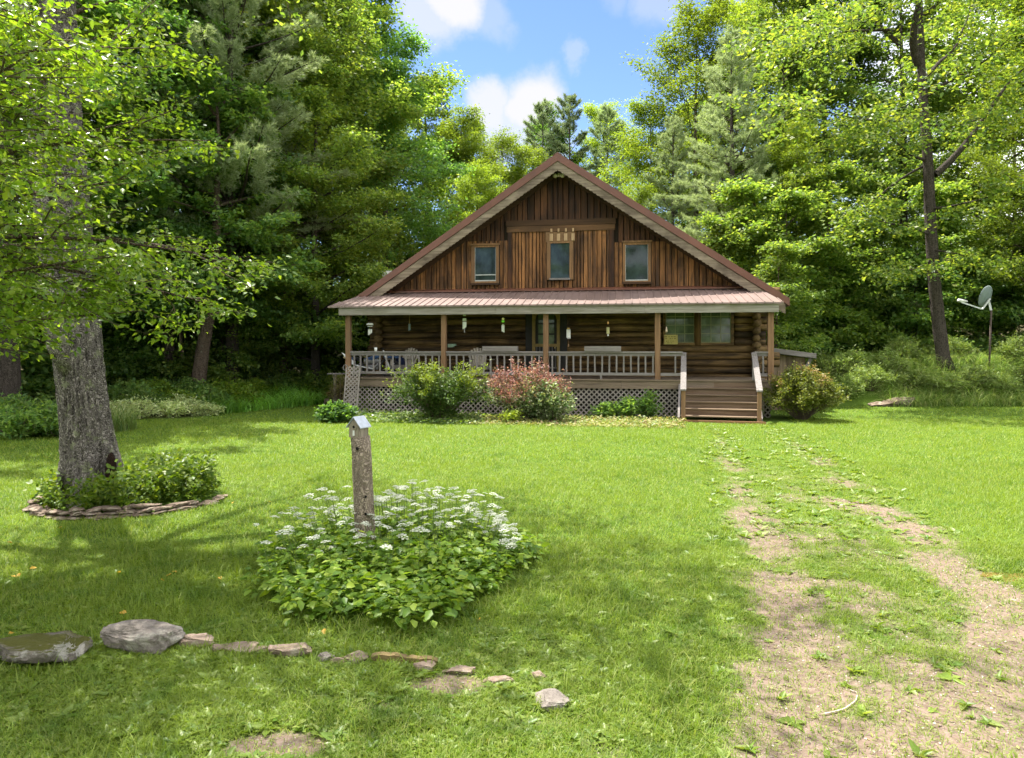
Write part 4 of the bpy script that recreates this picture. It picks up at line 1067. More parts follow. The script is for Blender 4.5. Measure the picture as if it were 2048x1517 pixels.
def tree_proto(name, seed, H_, tr, cb, prof, nl, leaf, nleaf, mat, bk, rise=.35, droop=-.1, lean=(0, 0), limb_r=.30, twn=7, sub=3, trunk_vis=1.0, spread=.16, wid=.62, side_len=.42, azbias=None):
    """returns an Empty with trunk and crown; prof(f) limb length for relative crown height f"""
    r = np.random.default_rng(seed); random.seed(seed)
    root = thing(name, None, None)
    tp = [np.array([lean[0]*f + .12*math.sin(f*7 + seed)*f, lean[1]*f, -.3 + (H_ + .3)*f]) for f in np.linspace(0, 1, 12)]
    tk = MB(); rad = [tr*(1.0 - .9*f)*(1 + .45*math.exp(-f*H_/.35)) for f in np.linspace(0, 1, 12)]
    tk.tube(tp, rad, 12, True, .05); tp = np.array(tp); tw = []
    for i in range(nl):
        f = (i + r.uniform(0, .9)) / nl; h = cb + (H_*.97 - cb) * f
        p, _ = along(tp, h/H_); az = i*2.39996 + r.uniform(-.5, .5)
        if azbias is not None and r.uniform() < azbias[1]: az = azbias[0] + r.normal()*.7
        ln = prof(f) * r.uniform(.75, 1.15); el = rise + (1.15 - rise) * f**2 + r.uniform(-.15, .15)
        d = np.array([math.cos(az)*math.cos(el), math.sin(az)*math.cos(el), math.sin(el)])
        path = bent(p, d, ln, 6, r, droop, .10)
        lr = max(.02, tr*limb_r*(1 - .75*f)); tk.tube(path, [lr*(1 - .85*k/6) for k in range(7)], 5, False)
        for q in range(twn):
            g = .22 + .78*(q + r.uniform(0, 1))/twn; b, dd = along(path, min(g, .999)); sd_ = cross_dirs(dd, r) * (1 if q % 2 else -1)
            bl = ln*side_len*(1.15 - .75*g)*r.uniform(.7, 1.2) + .35
            d2 = dd*.55 + sd_*r.uniform(.5, 1.1) + np.array([0, 0, r.uniform(-.25, .3)]); p2 = bent(b, d2, bl, 3, r, droop*.6, .12)
            for k in range(3): tw.append((p2[k], p2[k+1]))
            for k in range(sub):
                c, d3 = along(p2, r.uniform(.25, .95)); d4 = d3 + cross_dirs(d3, r)*r.choice([-1, 1])*r.uniform(.5, 1.2) + np.array([0, 0, r.uniform(-.3, .25)])
                tw.append((c, c + unit(d4)*bl*r.uniform(.3, .6)))
        tw.append((path[4], path[6])); tw.append((path[5], path[6]))
    tk.build('trunk', bk, root, True)
    tw = np.array(tw); P, D, Nn, Ln, Wd = spray(tw, nleaf, leaf, r, spread, .55, 1.0, wid)
    fm = FM(); V, F = leaf_arrays(P, D, Nn, Ln, Wd); fm.add(V, F); fm.build('crown', [mat], root)
    return root

def pine_proto(name, seed, H_, tr, cb, prof, nwh, mat, bk, per=5, tuft=26, nlen=.15, nw=.013, rise=.15, lift=.25, nn=7, gap=0., lean=0):
    r = np.random.default_rng(seed); random.seed(seed); root = thing(name, None, None)
    tp = np.array([[lean*f + .05*math.sin(f*9), 0, -.3 + (H_+.3)*f] for f in np.linspace(0, 1, 10)]); tk = MB()
    tk.tube(tp, [tr*(1 - .93*f) for f in np.linspace(0, 1, 10)], 10, True, .04); segs = []
    for i in range(nwh):
        f = i/(nwh-1); h = cb + (H_ - .15 - cb)*f; p, _ = along(tp, h/H_); a0 = r.uniform(0, 6.28)
        for k in range(per):
            if r.uniform() < gap: continue
            az = a0 + 6.283*k/per + r.uniform(-.3, .3); ln = prof(f)*r.uniform(.65, 1.15); el = rise + .75*f**3
            path = bent(p + np.array([0, 0, r.uniform(-.2, .2)]), [math.cos(az)*math.cos(el), math.sin(az)*math.cos(el), math.sin(el)], ln, 5, r, lift, .07)
            lr = max(.012, .012*ln + .012); tk.tube(path, [lr*(1 - .8*q/5) for q in range(6)], 4, False)
            m_ = int(4 + ln*3.2)
            for q in range(m_):
                g = .30 + .70*(q + r.uniform(0, 1))/m_; b, dd = along(path, min(.999, g)); s_ = cross_dirs(dd, r)*(1 if q % 2 else -1)
                bl = (.30 + .28*ln*(1.05 - g))*r.uniform(.7, 1.2); e = b + unit(dd*.75 + s_*.8 + np.array([0, 0, r.uniform(.0, .25)]))*bl
                segs.append((b, e))
                if bl > .5: segs.append(((b+e)/2, (b+e)/2 + unit(dd*1.0 + s_*.1 + np.array([0, 0, .15]))*bl*.5))
            segs.append((path[4], path[5]))
    tk.build('trunk', bk, root, True); segs = np.array(segs); n = int(len(segs)*tuft)
    i = r.integers(0, len(segs), n); t = r.uniform(.25, 1.05, n)[:, None]; a = segs[i, 0]; b = segs[i, 1]
    P = a + (b-a)*t + r.normal(size=(n, 3))*.025
    fm = FM()
    for k in range(nn):
        D = unit(b-a)*.75 + r.normal(size=(n, 3))*.62 + np.array([0, 0, .22]); D = unit(D); S = unit(np.cross(D, r.normal(size=(n, 3))))
        ln = nlen*r.uniform(.7, 1.25, (n, 1)); V = np.stack([P + S*nw*.5, P - S*nw*.5, P + D*ln], 1).reshape(-1, 3)
        fm.add(V, np.arange(3*n).reshape(n, 3))
    fm.build('crown', [mat], root)
    return root

PROT = {}
rnd_prof = lambda R_: (lambda f: R_*(.62 + .55*math.sin(math.pi*min(1, .18 + .95*f)))*(1 - .55*max(0, f-.6)))
PROT['maple'] = tree_proto('maple_tree', 11, 19, .28, 2.2, rnd_prof(4.3), 30, .18, 50000, LF_MAPLE, BK_DARK, spread=.27)
PROT['beech'] = \
                tree_proto('beech_tree', 12, 18, .25, 1.6, rnd_prof(3.9), 36, .17, 56000, LF_DARK, BK_DARK, rise=.2, droop=-.35, spread=.26)
PROT['ash'] = tree_proto('ash_tree', 13, 17, .2, 3.0, rnd_prof(3.6), 32, .16, 46000, LF_LIME, BK_BROWN, rise=.45, droop=.05, wid=.45, spread=.24)
PROT['hemlock'] = pine_proto('hemlock_tree', 14, 18, .24, 1.0, lambda f: 3.6*(1-f)**.75 + .3, 38, LF_DARK, BK_DARK, 6, 15, .17, .034, -.05, -.45, 4)
PROT['sapling'] = tree_proto('sapling', 15, 8, .09, .5, lambda f: (2.5*(1.05-f)**.6 + .2)*(1 + .4*math.sin(f*23)), 18, .17, 21000, LF_MAPLE, BK_BROWN, rise=.2, droop=-.3, spread=.2, side_len=.55, twn=6)
PROT['bush'] = tree_proto('understory_bush', 16, 3.6, .05, .15, lambda f: 1.9*(1.05-f)**.5 + .2, 26, .15, 15000, LF_UNDER, BK_DARK, rise=.3, droop=-.15)
PROT['pine'] = pine_proto('white_pine', 17, 17, .26, 1.2, lambda f: 4.3*(1-f)**.7 + .35, 27, LF_PINE, BK_DARK, 5, 13, .19, .017, .05, .30, 7)
PROT['highpine'] = pine_proto('white_pine', 19, 19, .26, 6.0, lambda f: 4.6*(1-f)**.7 + .35, 20, LF_PINE, BK_DARK, 5, 13, .19, .017, .05, .30, 7)
PROT['tallpine'] = pine_proto('tall_pine', 18, 21, .24, 7.5, lambda f: 3.3*(1-f)**.55*(.55 + .6*f) + .5, 18, LF_PINED, BK_DARK, 4, 15, .24, .026, .10, .35, 6, .22)
used = set()
def plant(kind, x, y, sc_, rz, label, cat='tree', group=None, zs=1.0, z=None, mat=None):
    p = PROT[kind]; o = p if kind not in used else copy_tree(p); used.add(kind)
    o.location = (x, y, gz1(x, y) if z is None else z); o.rotation_euler = (0, 0, rz); o.scale = (sc_, sc_, sc_*zs)
    if 'group' in o: del o['group']
    tag(o, label, cat, group)
    return o
GL, GC, GRt = 'trees of the wood left of the cabin', 'trees rising behind the cabin', 'trees of the wood right of the cabin'
for i, (k, x, y, s_, lab) in enumerate([
    ('beech', -12.6, 25.5, .95, None), ('maple', -15.2, 22.5, 1.0, None), ('beech', -17.5, 19.0, .9, None), ('maple', -10.2, 30.0, 1.05, None),
    ('maple', -8.4, 31.8, .95, None), ('maple', -7.9, 27.9, .74, None), ('ash', -9.3, 28.3, .9, 'lighter green narrow-leaved tree in the wood left of the cabin'), ('beech', -6.3, 34.6, .95, None), ('beech', -11.4, 28.3, .9, None),
    ('maple', -8.2, 36.5, 1.18, None), ('beech', -13.5, 34.5, 1.15, None), ('maple', -18.5, 29, 1.1, None), ('beech', -22, 25, 1.0, None), ('maple', -22.5, 33, 1.2, None),
    ('beech', -17.0, 40, 1.25, None), ('maple', -11.5, 43, 1.28, None), ('hemlock', -15.0, 27.5, 1.05, 'dark hemlock deep in the wood on the left')]):
    plant(k, x, y, s_, i*1.7 + .4, lab or ('tall dark leafy tree in the dense wood left of the cabin' if k == 'beech' else 'tall mid green leafy tree in the dense wood left of the cabin'), 'tree', GL)
plant('highpine', -10.6, 26.2, 1.05, .3, 'white pine whose pale boughs hang in front of the wood on the left')
for i, (k, x, y, s_, lab) in enumerate([
    ('ash', -3.3, 44, .95, None), ('ash', -.6, 47, .93, None), ('ash', 1.5, 51, .93, None), ('maple', -5.6, 46, 1.0, 'mid green leafy tree behind the left slope of the cabin roof'),
    ('ash', -1.9, 38, .68, 'low lime green tree just behind the left slope of the cabin roof'), ('ash', 8.6, 43, .96, 'yellow green tree right behind the right slope of the cabin roof'), ('ash', 6.4, 36, .58, 'small yellow green tree just over the right roof slope')]):
    plant(k, x, y, s_, i*2.1, lab or 'pale yellow green tree behind the left slope of the cabin roof', 'tree', GC)
for i, (x, y, s_, lab) in enumerate([(2.4, 55, .97, 'left of two tall thin pines above the cabin ridge'), (4.6, 55.5, 1.0, 'right of two tall thin pines above the cabin ridge'), (7.7, 56, .96, 'thin dark pine right of the pair above the ridge')]):
    plant('tallpine', x, y, s_, i*1.3, lab, 'tree', GC)
plant('pine', 10.6, 33.5, .98, 1.9, 'big pale white pine with drooping layered boughs right of the cabin roof')
plant('pine', 8.9, 38.5, .85, .7, 'white pine half hidden behind the bigger one right of the roof')
for i, (k, x, y, s_, lab) in enumerate([
    ('ash', 11.0, 41.5, 1.25, None), ('ash', 15.5, 46, 1.35, None), ('maple', 15.3, 39, 1.1, None), ('maple', 20.8, 37, 1.1, None), ('ash', 26, 34, 1.15, None), ('maple', 27, 39, 1.2, None),
    ('beech', 18.5, 41, 1.25, None), ('maple', 29, 33, 1.2, None), ('ash', 21.5, 28.3, .78, None), ('ash', 12.9, 31.5, .6, None)]):
    plant(k, x, y, s_, i*1.9 + .8, lab or {'ash': 'yellow green tree in the sunny wood on the right', 'maple': 'mid green leafy tree in the wood on the right', 'beech': 'dark leafy tree in the wood on the right'}[k], 'tree', GRt)
for i, (x, y, s_) in enumerate([(9.9, 26.0, .72), (11.4, 28.9, .95), (13.8, 30.2, 1.05), (10.6, 30.2, 1.1), (16.2, 31.2, 1.0), (18.8, 30.8, .95), (21.6, 30.0, .9), (15.2, 30.0, .7), (9.3, 29.4, .95)]):
    plant('sapling', x, y, s_, i*1.1, 'bright leafy young tree at the edge of the wood right of the cabin', 'tree', 'young trees along the right edge of the wood')
for i, (x, y, s_) in enumerate([(-15.2, 22.5, 1.0), (-14.2, 25.6, .9), (-13.2, 28.0, 1.15), (-11.9, 29.6, 1.0), (-10.4, 31.0, 1.05), (-8.9, 32.2, .95), (-15.6, 19.5, 1.0), (-15.8, 17.0, .9), (-15.4, 26.5, 1.3),
                                 (-16.2, 20.5, 1.3), (-13.9, 31.0, 1.3), (-7.4, 34.5, 1.2), (-13.6, 16.8, .42)]):
    plant('bush', x, y, s_, i*1.3, 'dark leafy bush in the shade along the left edge of the wood', 'bush', 'bushes along the left edge of the wood')
for i, (x, y, s_) in enumerate([(-10.4, 27.6, .72), (-8.5, 29.6, .78), (-12.2, 25.6, .66), (-6.9, 31.5, .7), (-9.6, 28.8, .95), (-11.3, 27.0, .9)]):
    plant('sapling', x, y, s_, i*1.7 + .5, 'leafy young tree in front of the dark wood left of the cabin', 'tree', 'young trees along the left edge of the wood')
for i, (x, y, s_) in enumerate([(17.2, 29.8, 1.1), (20.2, 30.2, 1.1), (22.4, 28.8, 1.2), (14.4, 30.6, 1.1), (25.2, 28.4, 1.2), (11.0, 28.2, .9)]):
    plant('bush', x, y, s_, i*1.9, 'leafy bush under the trees behind the grassy bank', 'bush', 'bushes behind the grassy bank')
for i in range(15):
    x = -42 + 6.2*i + (i*37 % 5)*.5; y = 60 + (i*53 % 9); k = ('maple', 'beech', 'ash')[i % 3]
    plant(k, x, y, 1.0 + .1*(i % 3), i*1.2, 'far tree closing the view behind the wood', 'tree', 'far trees behind the wood')
for i, (x, y) in enumerate([(-26, 22), (-30, 30), (-21, 14.5), (32, 26), (36, 34), (27.5, 24.5)]):
    plant('maple' if i % 2 else 'beech', x, y, 1.1, i*2.2, 'leafy tree at the outer side of the wood', 'tree', 'trees at the outer sides of the wood')
for i, (x, y) in enumerate([(-13, -11), (-5, -15), (3.5, -13), (11, -16), (19, -10)]):  # unseen trees added to block low sky and darken window reflections
    plant('maple' if i % 2 else 'beech', x, y, 1.0, i*2.2, 'leafy tree added behind the viewer to dim the front light', 'tree', 'trees added behind the viewer')
# ---------------------------------------------------------------- trees standing in the yard
def dense_trunk(m, tp, trad, nr, seed, ns=120):
    """furrowed trunk: rings along the path with ridges, plates and root flare in the mesh"""
    r = np.random.default_rng(seed); sg = np.linalg.norm(np.diff(tp, axis=0), axis=1); cum = np.concatenate([[0], np.cumsum(sg)])
    ks = np.concatenate([np.linspace(0, min(cum[-1], 6.5), nr), np.linspace(min(cum[-1], 6.5) + .3, cum[-1], 24)])
    C_ = np.stack([np.interp(ks, cum, tp[:, q]) for q in range(3)], 1); rd = np.interp(ks, cum, trad)
    th = np.linspace(0, 2*math.pi, ns, endpoint=False); T, K = np.meshgrid(th, ks)
    w1 = T*13 + 1.6*np.sin(K*2.1 + 2*np.sin(T*2)) + .9*np.sin(K*5.3 + T*3); w2 = T*27 + 1.4*np.sin(K*3.7 + T*5) + .8*np.sin(K*9 + 1.7*T)
    rid = .55*(1 - np.abs(np.sin(w1/1.0)))**1.0 + .45*(1 - np.abs(np.sin(w2)))
    pl = np.sin(K*14 + 3*np.sin(T*7) + 2*np.sin(T*3 + K)) * .25
    dis = .045*(.5 - rid) + .008*pl + r.normal(size=T.shape)*.0035
    flare = .24*np.exp(-K/.5)*(.5 + .5*np.cos(T*5 + 1.0))
    lump = .05*np.sin(T*2 + K*.8 + 1) + .03*np.sin(T*3 - K*1.7)
    Rr = rd[:, None]*(1 + lump) + dis*np.clip(rd[:, None]/.3, .3, 1.3) + flare
    X_ = C_[:, 0:1] + Rr*np.cos(T); Y_ = C_[:, 1:2] + Rr*np.sin(T); Z_ = C_[:, 2:3] + 0*T
    i0 = len(m.v); m.v += [tuple(p) for p in np.stack([X_, Y_, Z_], -1).reshape(-1, 3)]; n_ = len(ks)
    for a in range(n_-1):
        for b in range(ns):
            b2 = (b+1) % ns; m.f.append((i0+a*ns+b, i0+a*ns+b2, i0+(a+1)*ns+b2, i0+(a+1)*ns+b)); m.mi.append(0)
def custom_tree(name, label, tpath, trad, limbs, leaf, nleaf, mat, bk, seed, twn=8, sub=3, spread=.14, twig_r=.0, fold=0., side=.42, nsides=16, extra=None, droop=-.1, wid=.6, curl=0., lr=None, dense=0):
    """limbs: (start fraction on trunk, direction, length, radius, bend up)"""
    r = np.random.default_rng(seed); random.seed(seed); root = thing(name, label, 'tree'); tk = MB()
    tp = np.array(tpath, float)
    if dense: dense_trunk(tk, tp, trad, dense, seed)
    else: tk.tube(tp, trad, nsides, True, .07)
    if extra:
        for pth, rd in extra: tk.tube(pth, rd, 12, True, .06)
    tw = []; tg = MB()
    for (f, d, ln, r0, bup) in limbs:
        p = along(tp, f)[0] if not hasattr(f, '__len__') else np.array(f, float)
        path = bent(p, d, ln, 8, r, bup, .09); tk.tube(path, [r0*(1 - .86*k/8) for k in range(9)], 7, False, .04)
        n_ = int(twn*max(.6, ln/4))
        for q in range(n_):
            g = .18 + .82*(q + r.uniform(0, 1))/n_; b, dd = along(path, min(g, .999)); sd_ = cross_dirs(dd, r)*(1 if q % 2 else -1)
            bl = ln*side*(1.15 - .7*g)*r.uniform(.7, 1.2) + .3
            p2 = bent(b, dd*.6 + sd_*r.uniform(.4, 1.1) + np.array([0, 0, r.uniform(-.3, .35)]), bl, 3, r, droop, .14)
            if twig_r: tg.tube(p2, [twig_r*1.6, twig_r*1.3, twig_r, twig_r*.5], 4, False)
            for k in range(3): tw.append((p2[k], p2[k+1]))
            for k in range(sub):
                c, d3 = along(p2, r.uniform(.2, .95)); e = c + unit(d3 + cross_dirs(d3, r)*r.choice([-1, 1])*r.uniform(.5, 1.3) + np.array([0, 0, r.uniform(-.35, .3)]))*bl*r.uniform(.3, .65)
                if twig_r: tg.tube([c, (c+e)/2 + r.normal(size=3)*.02, e], [twig_r*.9, twig_r*.7, twig_r*.3], 3, False)
                tw.append((c, e))
        tw.append((path[6], path[8]))
    tk.build('trunk', bk, root, True)
    if tg.v: tg.build('twigs', BK_TWIG, root, True)
    P, D, Nn, Ln, Wd = spray(np.array(tw), nleaf, leaf, r, spread, .6, 1.0, wid)
    V, F = leaf_arrays(P, D, Nn, Ln, Wd, fold, curl); fm = FM(); fm.add(V, F); fm.build('crown', [mat], root)
    return root
def PX(px, py, y): return np.array([(px-1024)/1390*y, y, 2.25 - (py-696)/1390*y])
# big old tree in the stone ring
Yt = 10.3; tb = []
for px, py, w_ in [(192, 1010, 150), (190, 985, 122), (186, 940, 108), (178, 880, 100), (168, 800, 98), (158, 720, 100), (152, 640, 98), (146, 540, 92), (136, 400, 84), (126, 250, 78), (116, 60, 70), (108, -200, 60), (112, -600, 48), (125, -1100, 22)]:
    tb.append((PX(px, py, Yt), w_/1390*Yt/2*.85))
tp_ = [a for a, b in tb]; tp_[0][2] = gz1(tp_[0][0], Yt) - .15
rl = np.random.default_rng(77); lim = []
for i in range(17):
    f = .85 + .14*i/16; az = i*2.4 + .6; el = .15 + .6*(i/16)**2
    lim.append((f, [math.cos(az)*math.cos(el), math.sin(az)*math.cos(el)*.8 - .1, math.sin(el)], 5.0 - 2.6*i/16, .12 - .05*i/16, .1))
lim += [(.86, [.95, -.05, .14], 7.8, .10, .1), (.87, [.9, -.5, .12], 6.0, .09, .0), (.86, [.7, .45, .25], 5.2, .09, .0), (.88, [.85, .1, .25], 6.6, .10, .1)]
fork = [(PX(150, 745, Yt - .1), .20), (PX(122, 690, Yt - .25), .19), (PX(106, 610, Yt - .3), .16), (PX(92, 480, Yt - .3), .13), (PX(70, 250, Yt - .3), .10), (PX(40, -60, Yt - .3), .07), (PX(-20, -500, Yt - .3), .03)]
big = custom_tree('old_tree', 'big grey-barked tree with a hollow at its foot, standing in the stone ring', tp_, [b for a, b in tb], lim, .115, 12000, LF_MAPLE, BK_GREY, 21, twig_r=.007, extra=[([a for a, b in fork], [b for a, b in fork])], nsides=26, spread=.22, dense=150)
# displace the bark of that trunk for real ridges
m = MB(); c0 = PX(212, 945, Yt - .36); m.ball((c0[0], c0[1] + .125, c0[2] - .03), (.075, .08, .30), 14, 12); m.ball((c0[0] + .05, c0[1] + .12, c0[2] - .2), (.07, .08, .22), 12, 10); hol = m.build('hollow', HOLLOW, big, True)
# leaning trunk at the edge of the bed, dark trunks in the wood
Yl = 24.0
lt_ = [PX(390, 812, Yl), PX(396, 770, Yl), PX(405, 700, Yl), PX(418, 630, Yl), PX(427, 560, Yl), PX(432, 470, Yl), PX(434, 380, Yl), PX(438, 280, Yl), PX(430, 160, Yl)]
rl = np.random.default_rng(5)
lim = [(.46 + .52*i/17, [math.cos(i*2.4), math.sin(i*2.4), .15 + .5*(i/17)], 3.6 - 1.9*(i/17), .06, -.15) for i in range(18)]
custom_tree('leaning_tree', 'slim tree leaning right at the back of the flower border', lt_, [.30, .235, .215, .205, .185, .13, .09, .06, .02], lim, .17, 22000, LF_UNDER, BK_BROWN, 33, nsides=14)
for (x, y, r0, lab, k) in ((-13.7, 18.6, .46, 'thick dark trunk at the left edge of the wood', 1), (-12.55, 19.6, .24, 'slim dark trunk beside the big grey tree', 2)):
    pts = [np.array([x - .02*z*k*.3, y, gz1(x, y) - .2 + z]) for z in (0, .4, 1.5, 4, 8, 12, 16)]
    lim = [(.5 + .48*i/11, [math.cos(i*2.4 + k), math.sin(i*2.4 + k), .3], 3.6, .08, 0) for i in range(12)]
    custom_tree('shaded_tree', lab, pts, [r0*1.35, r0*1.1, r0, r0*.9, r0*.75, r0*.55, r0*.25], lim, .17, 11000, LF_DARK, BK_DARK if k == 1 else BK_BROWN, 40 + k)
# tall tree on the bank at the right
Yr = 26.2
rt = [PX(1893, 745, Yr), PX(1886, 715, Yr), PX(1876, 640, Yr), PX(1866, 540, Yr), PX(1860, 430, Yr), PX(1856, 330, Yr), PX(1848, 220, Yr), PX(1842, 130, Yr), PX(1838, 0, Yr), PX(1830, -200, Yr), PX(1826, -420, Yr)]
rr_ = [.30, .235, .218, .207, .195, .178, .155, .135, .11, .07, .03]
def Ld(px0, py0, px1, py1, dy): a = PX(px0, py0, Yr); b = PX(px1, py1, Yr + dy); return tuple(b - a), float(np.linalg.norm(b - a))
lim = []
for (a, b, dy, r0, up) in [((1838, 128), (1725, -30), -.6, .17, .1), ((1842, 232), (1640, 228), -1.5, .075, .0), ((1846, 240), (1560, 330), -3.0, .06, .1), ((1790, 60), (1560, 70), -1.0, .07, -.1), ((1870, 350), (2060, 150), .6, .14, .2),
                           ((1850, 320), (1700, 290), -2.2, .06, .1), ((1858, 250), (2010, 240), -2.5, .06, .1), ((1846, 160), (1980, 40), 1.5, .08, .2), ((1862, 470), (1720, 440), -2.0, .05, .1), ((1852, 330), (1640, 420), 2., .05, 0),
                           ((1860, 420), (1990, 400), -2.4, .05, .0), ((1800, 90), (1640, -60), .8, .09, .2), ((1838, 40), (1960, -80), -1.5, .08, .2), ((1760, 20), (1500, 150), -1.8, .06, -.1), ((1836, -60), (1700, -200), -1.5, .08, .1),
                           ((1834, -100), (1960, -260), 1, .07, .1), ((1845, 200), (2060, 60), -2.6, .07, .1), ((1862, 500), (1960, 520), -1.8, .04, -.1), ((1862, 520), (1770, 560), -1.6, .04, -.1)]:
    d, ln = Ld(*a, *b, dy); lim.append((PX(*a, Yr), d, ln, r0, up))
custom_tree('tall_tree', 'tall slim dark-trunked tree forking high up on the grassy bank', rt, rr_, lim, .18, 18000, LF_OAK, BK_DARK, 55, twn=10, spread=.22, nsides=14)
# apple tree just outside the left edge whose boughs reach into the view
ap = [np.array(q) for q in [(-6.5, 6.3, -.2), (-6.45, 6.3, .8), (-6.35, 6.25, 1.7), (-6.25, 6.2, 2.6), (-6.2, 6.15, 3.6), (-6.1, 6.1, 4.8)]]
lim = []; ra = np.random.default_rng(9)
for i in range(36):
    f = .53 + .45*(i % 13)/12; az = ra.uniform(-1.05, 1.0); el = ra.uniform(.0, .55) + (.25 if i % 13 > 8 else 0)
    ln = ra.uniform(2.6, 3.9) * (1 if el < .5 else .62)
    if i % 13 < 4: ln *= .70
    lim.append((f, [math.cos(az)*math.cos(el), math.sin(az)*math.cos(el)*.75, math.sin(el)], ln, .035, -.12))
custom_tree('apple_tree', 'apple tree reaching into the view from the left with twiggy leafy boughs', ap, [.26, .2, .18, .16, .11, .06], lim, .068, 25000, LF_APPLE, BK_BROWN, 61, twn=7, sub=4, spread=.075, twig_r=.006, fold=.10, side=.34, droop=-.25, wid=.56, curl=.12)
# ---------------------------------------------------------------- shrubs and beds
def shrub(name, label, cx, cy, rx, ry, h, nst, leaf, nleaf, mats, seed, lift=.35, spread=.07, tipfrac=.0, tipz=.7, skew=0., wid=.55, group=None, cat='shrub', stem=BK_TWIG, round_=False, up=.9, low=.1, fold=0., shoots=0, slen=.5, sup=.6, smat=0):
    r = np.random.default_rng(seed); root = thing(name, label, cat, (cx, cy, gz1(cx, cy)), 0, group); st = MB(); tw = []
    for i in range(nst):
        a = r.uniform(0, 6.283); q = math.sqrt(r.uniform(0, 1)); hh = h*(1 - .55*q*q)*r.uniform(.75, 1.05) if not round_ else h*math.sqrt(max(.05, 1 - .85*q*q))*r.uniform(.85, 1.03)
        e = np.array([math.cos(a)*rx*q + skew*hh/h*rx, math.sin(a)*ry*q, hh]); b = np.array([e[0]*.12, e[1]*.12, 0])
        mid = (b + e)/2 + np.array([0, 0, lift*h*.3]) + r.normal(size=3)*.04
        st.tube([b, (b+mid)/2 + r.normal(size=3)*.02, mid, (mid+e)/2 + r.normal(size=3)*.02, e], [.014, .012, .009, .006, .003], 4, False)
        pth = [b, mid, e]
        for k in range(9):
            f = r.uniform(low, 1); c = b + (mid-b)*f*2 if f < .5 else mid + (e-mid)*(f-.5)*2
            d = unit((e - b)*.5/h + r.normal(size=3)*.55 + np.array([0, 0, .15])); tw.append((c, c + d*r.uniform(.12, .32)*min(rx, h)*.7))
        tw.append(((mid+e)/2, e))
    sh = []
    for i in range(shoots):
        a = r.uniform(0, 6.283); q = math.sqrt(r.uniform(.1, 1)); b = np.array([math.cos(a)*rx*q*.85, math.sin(a)*ry*q*.85, h*(1 - .5*q*q)*r.uniform(.55, .95)])
        pt = bent(b, [math.cos(a)*(1 - sup) + r.normal()*.2, math.sin(a)*(1 - sup)*.7 + r.normal()*.2, sup], slen*r.uniform(.5, 1.25), 3, r, -.1, .1)
        st.tube(pt, [.007, .006, .004, .002], 4, False)
        for k in range(3): sh.append((pt[k], pt[k+1]))
    st.build('stems', stem, root, True)
    if shoots: tw = tw + sh*max(1, int(.16*len(tw)/len(sh)))
    P, D, Nn, Ln, Wd = spray(np.array(tw), nleaf, leaf, r, spread, .9, up, wid, .0); P[:, 2] = np.maximum(P[:, 2], .02)
    mi = np.zeros(nleaf, int)
    if len(mats) > 1:
        s_ = P[:, 2]/h + .35*(np.hypot(P[:, 0]/rx, P[:, 1]/ry) - .6) + r.normal(size=nleaf)*.12 + .14*np.sin(P[:, 0]*5 + seed); mi = (s_ > tipz).astype(int)
    fm = FM()
    for k in range(len(mats)):
        w_ = mi == k
        if w_.any(): V, F = leaf_arrays(P[w_], D[w_], Nn[w_], Ln[w_], Wd[w_], fold); fm.add(V, F, k)
    fm.build('foliage', list(mats), root)
    return root
shrub('yew_bush', 'big spreading green yew bush in front of the porch railing', -2.05, 19.75, 1.5, .95, 1.62, 80, .085, 21000, (LF_YEW, LF_YEWT), 3, .5, .05, tipz=.78, skew=-.12, wid=.42, cat='bush', shoots=46, slen=.62, sup=.45)
shrub('barberry_bush', 'red-leaved barberry bush in front of the porch', .42, 19.7, 1.3, .85, 1.5, 95, .075, 16000, (LF_VAR, LF_RED), 4, .3, .05, tipz=.55, wid=.5, cat='bush', shoots=70, slen=.5, sup=.72)
shrub('variegated_bush', 'green and white leaved bush growing into the red barberry', 1.05, 19.25, .72, .55, 1.12, 40, .085, 7000, (LF_VAR,), 5, .3, .05, cat='bush', shoots=16, slen=.3)
shrub('spirea_bush', 'rounded olive and orange bush right of the porch steps', 8.22, 19.75, 1.18, 1.0, 1.46, 150, .07, 26000, (LF_SPIREA, LF_SPIRO), 6, .2, .05, tipz=.95, round_=True, low=.35, cat='bush', shoots=40, slen=.22, sup=.7)
shrub('hosta_plant', 'low dark green leafy clump at the left corner of the porch', -4.85, 19.2, .52, .45, .55, 40, .12, 2200, (LF_DARK,), 7, .2, .06, cat='plant', fold=.1)
shrub('yellow_plant', 'small yellow green plant at the foot of the red barberry', -.02, 18.85, .32, .25, .36, 18, .08, 900, (LF_YEWT,), 8, .2, .05, cat='plant')
for i, (px, w_, h_, lab) in enumerate([(1215, .55, .45, 'low green plant against the lattice, left of three'), (1255, .4, .65, 'green plant against the lattice, middle of three'), (1300, .42, .85, 'tall green plant against the lattice beside the steps')]):
    shrub('lattice_plant', lab, Xb(px, 20.25), 20.15, w_, .28, h_, 22, .13, 1500, (LF_UNDER,), 20 + i, .3, .06, wid=.28, cat='plant', group='green plants in front of the lattice')
shrub('weeping_shrub', 'wispy brownish green shrub behind the trellis', -5.55, 22.4, .38, .35, 1.35, 34, .10, 2600, (leafmat('wispy_leaf', [(.10, .10, .03), (.16, .15, .05), (.20, .13, .06)], .3),), 30, .4, .04, wid=.18, cat='bush')
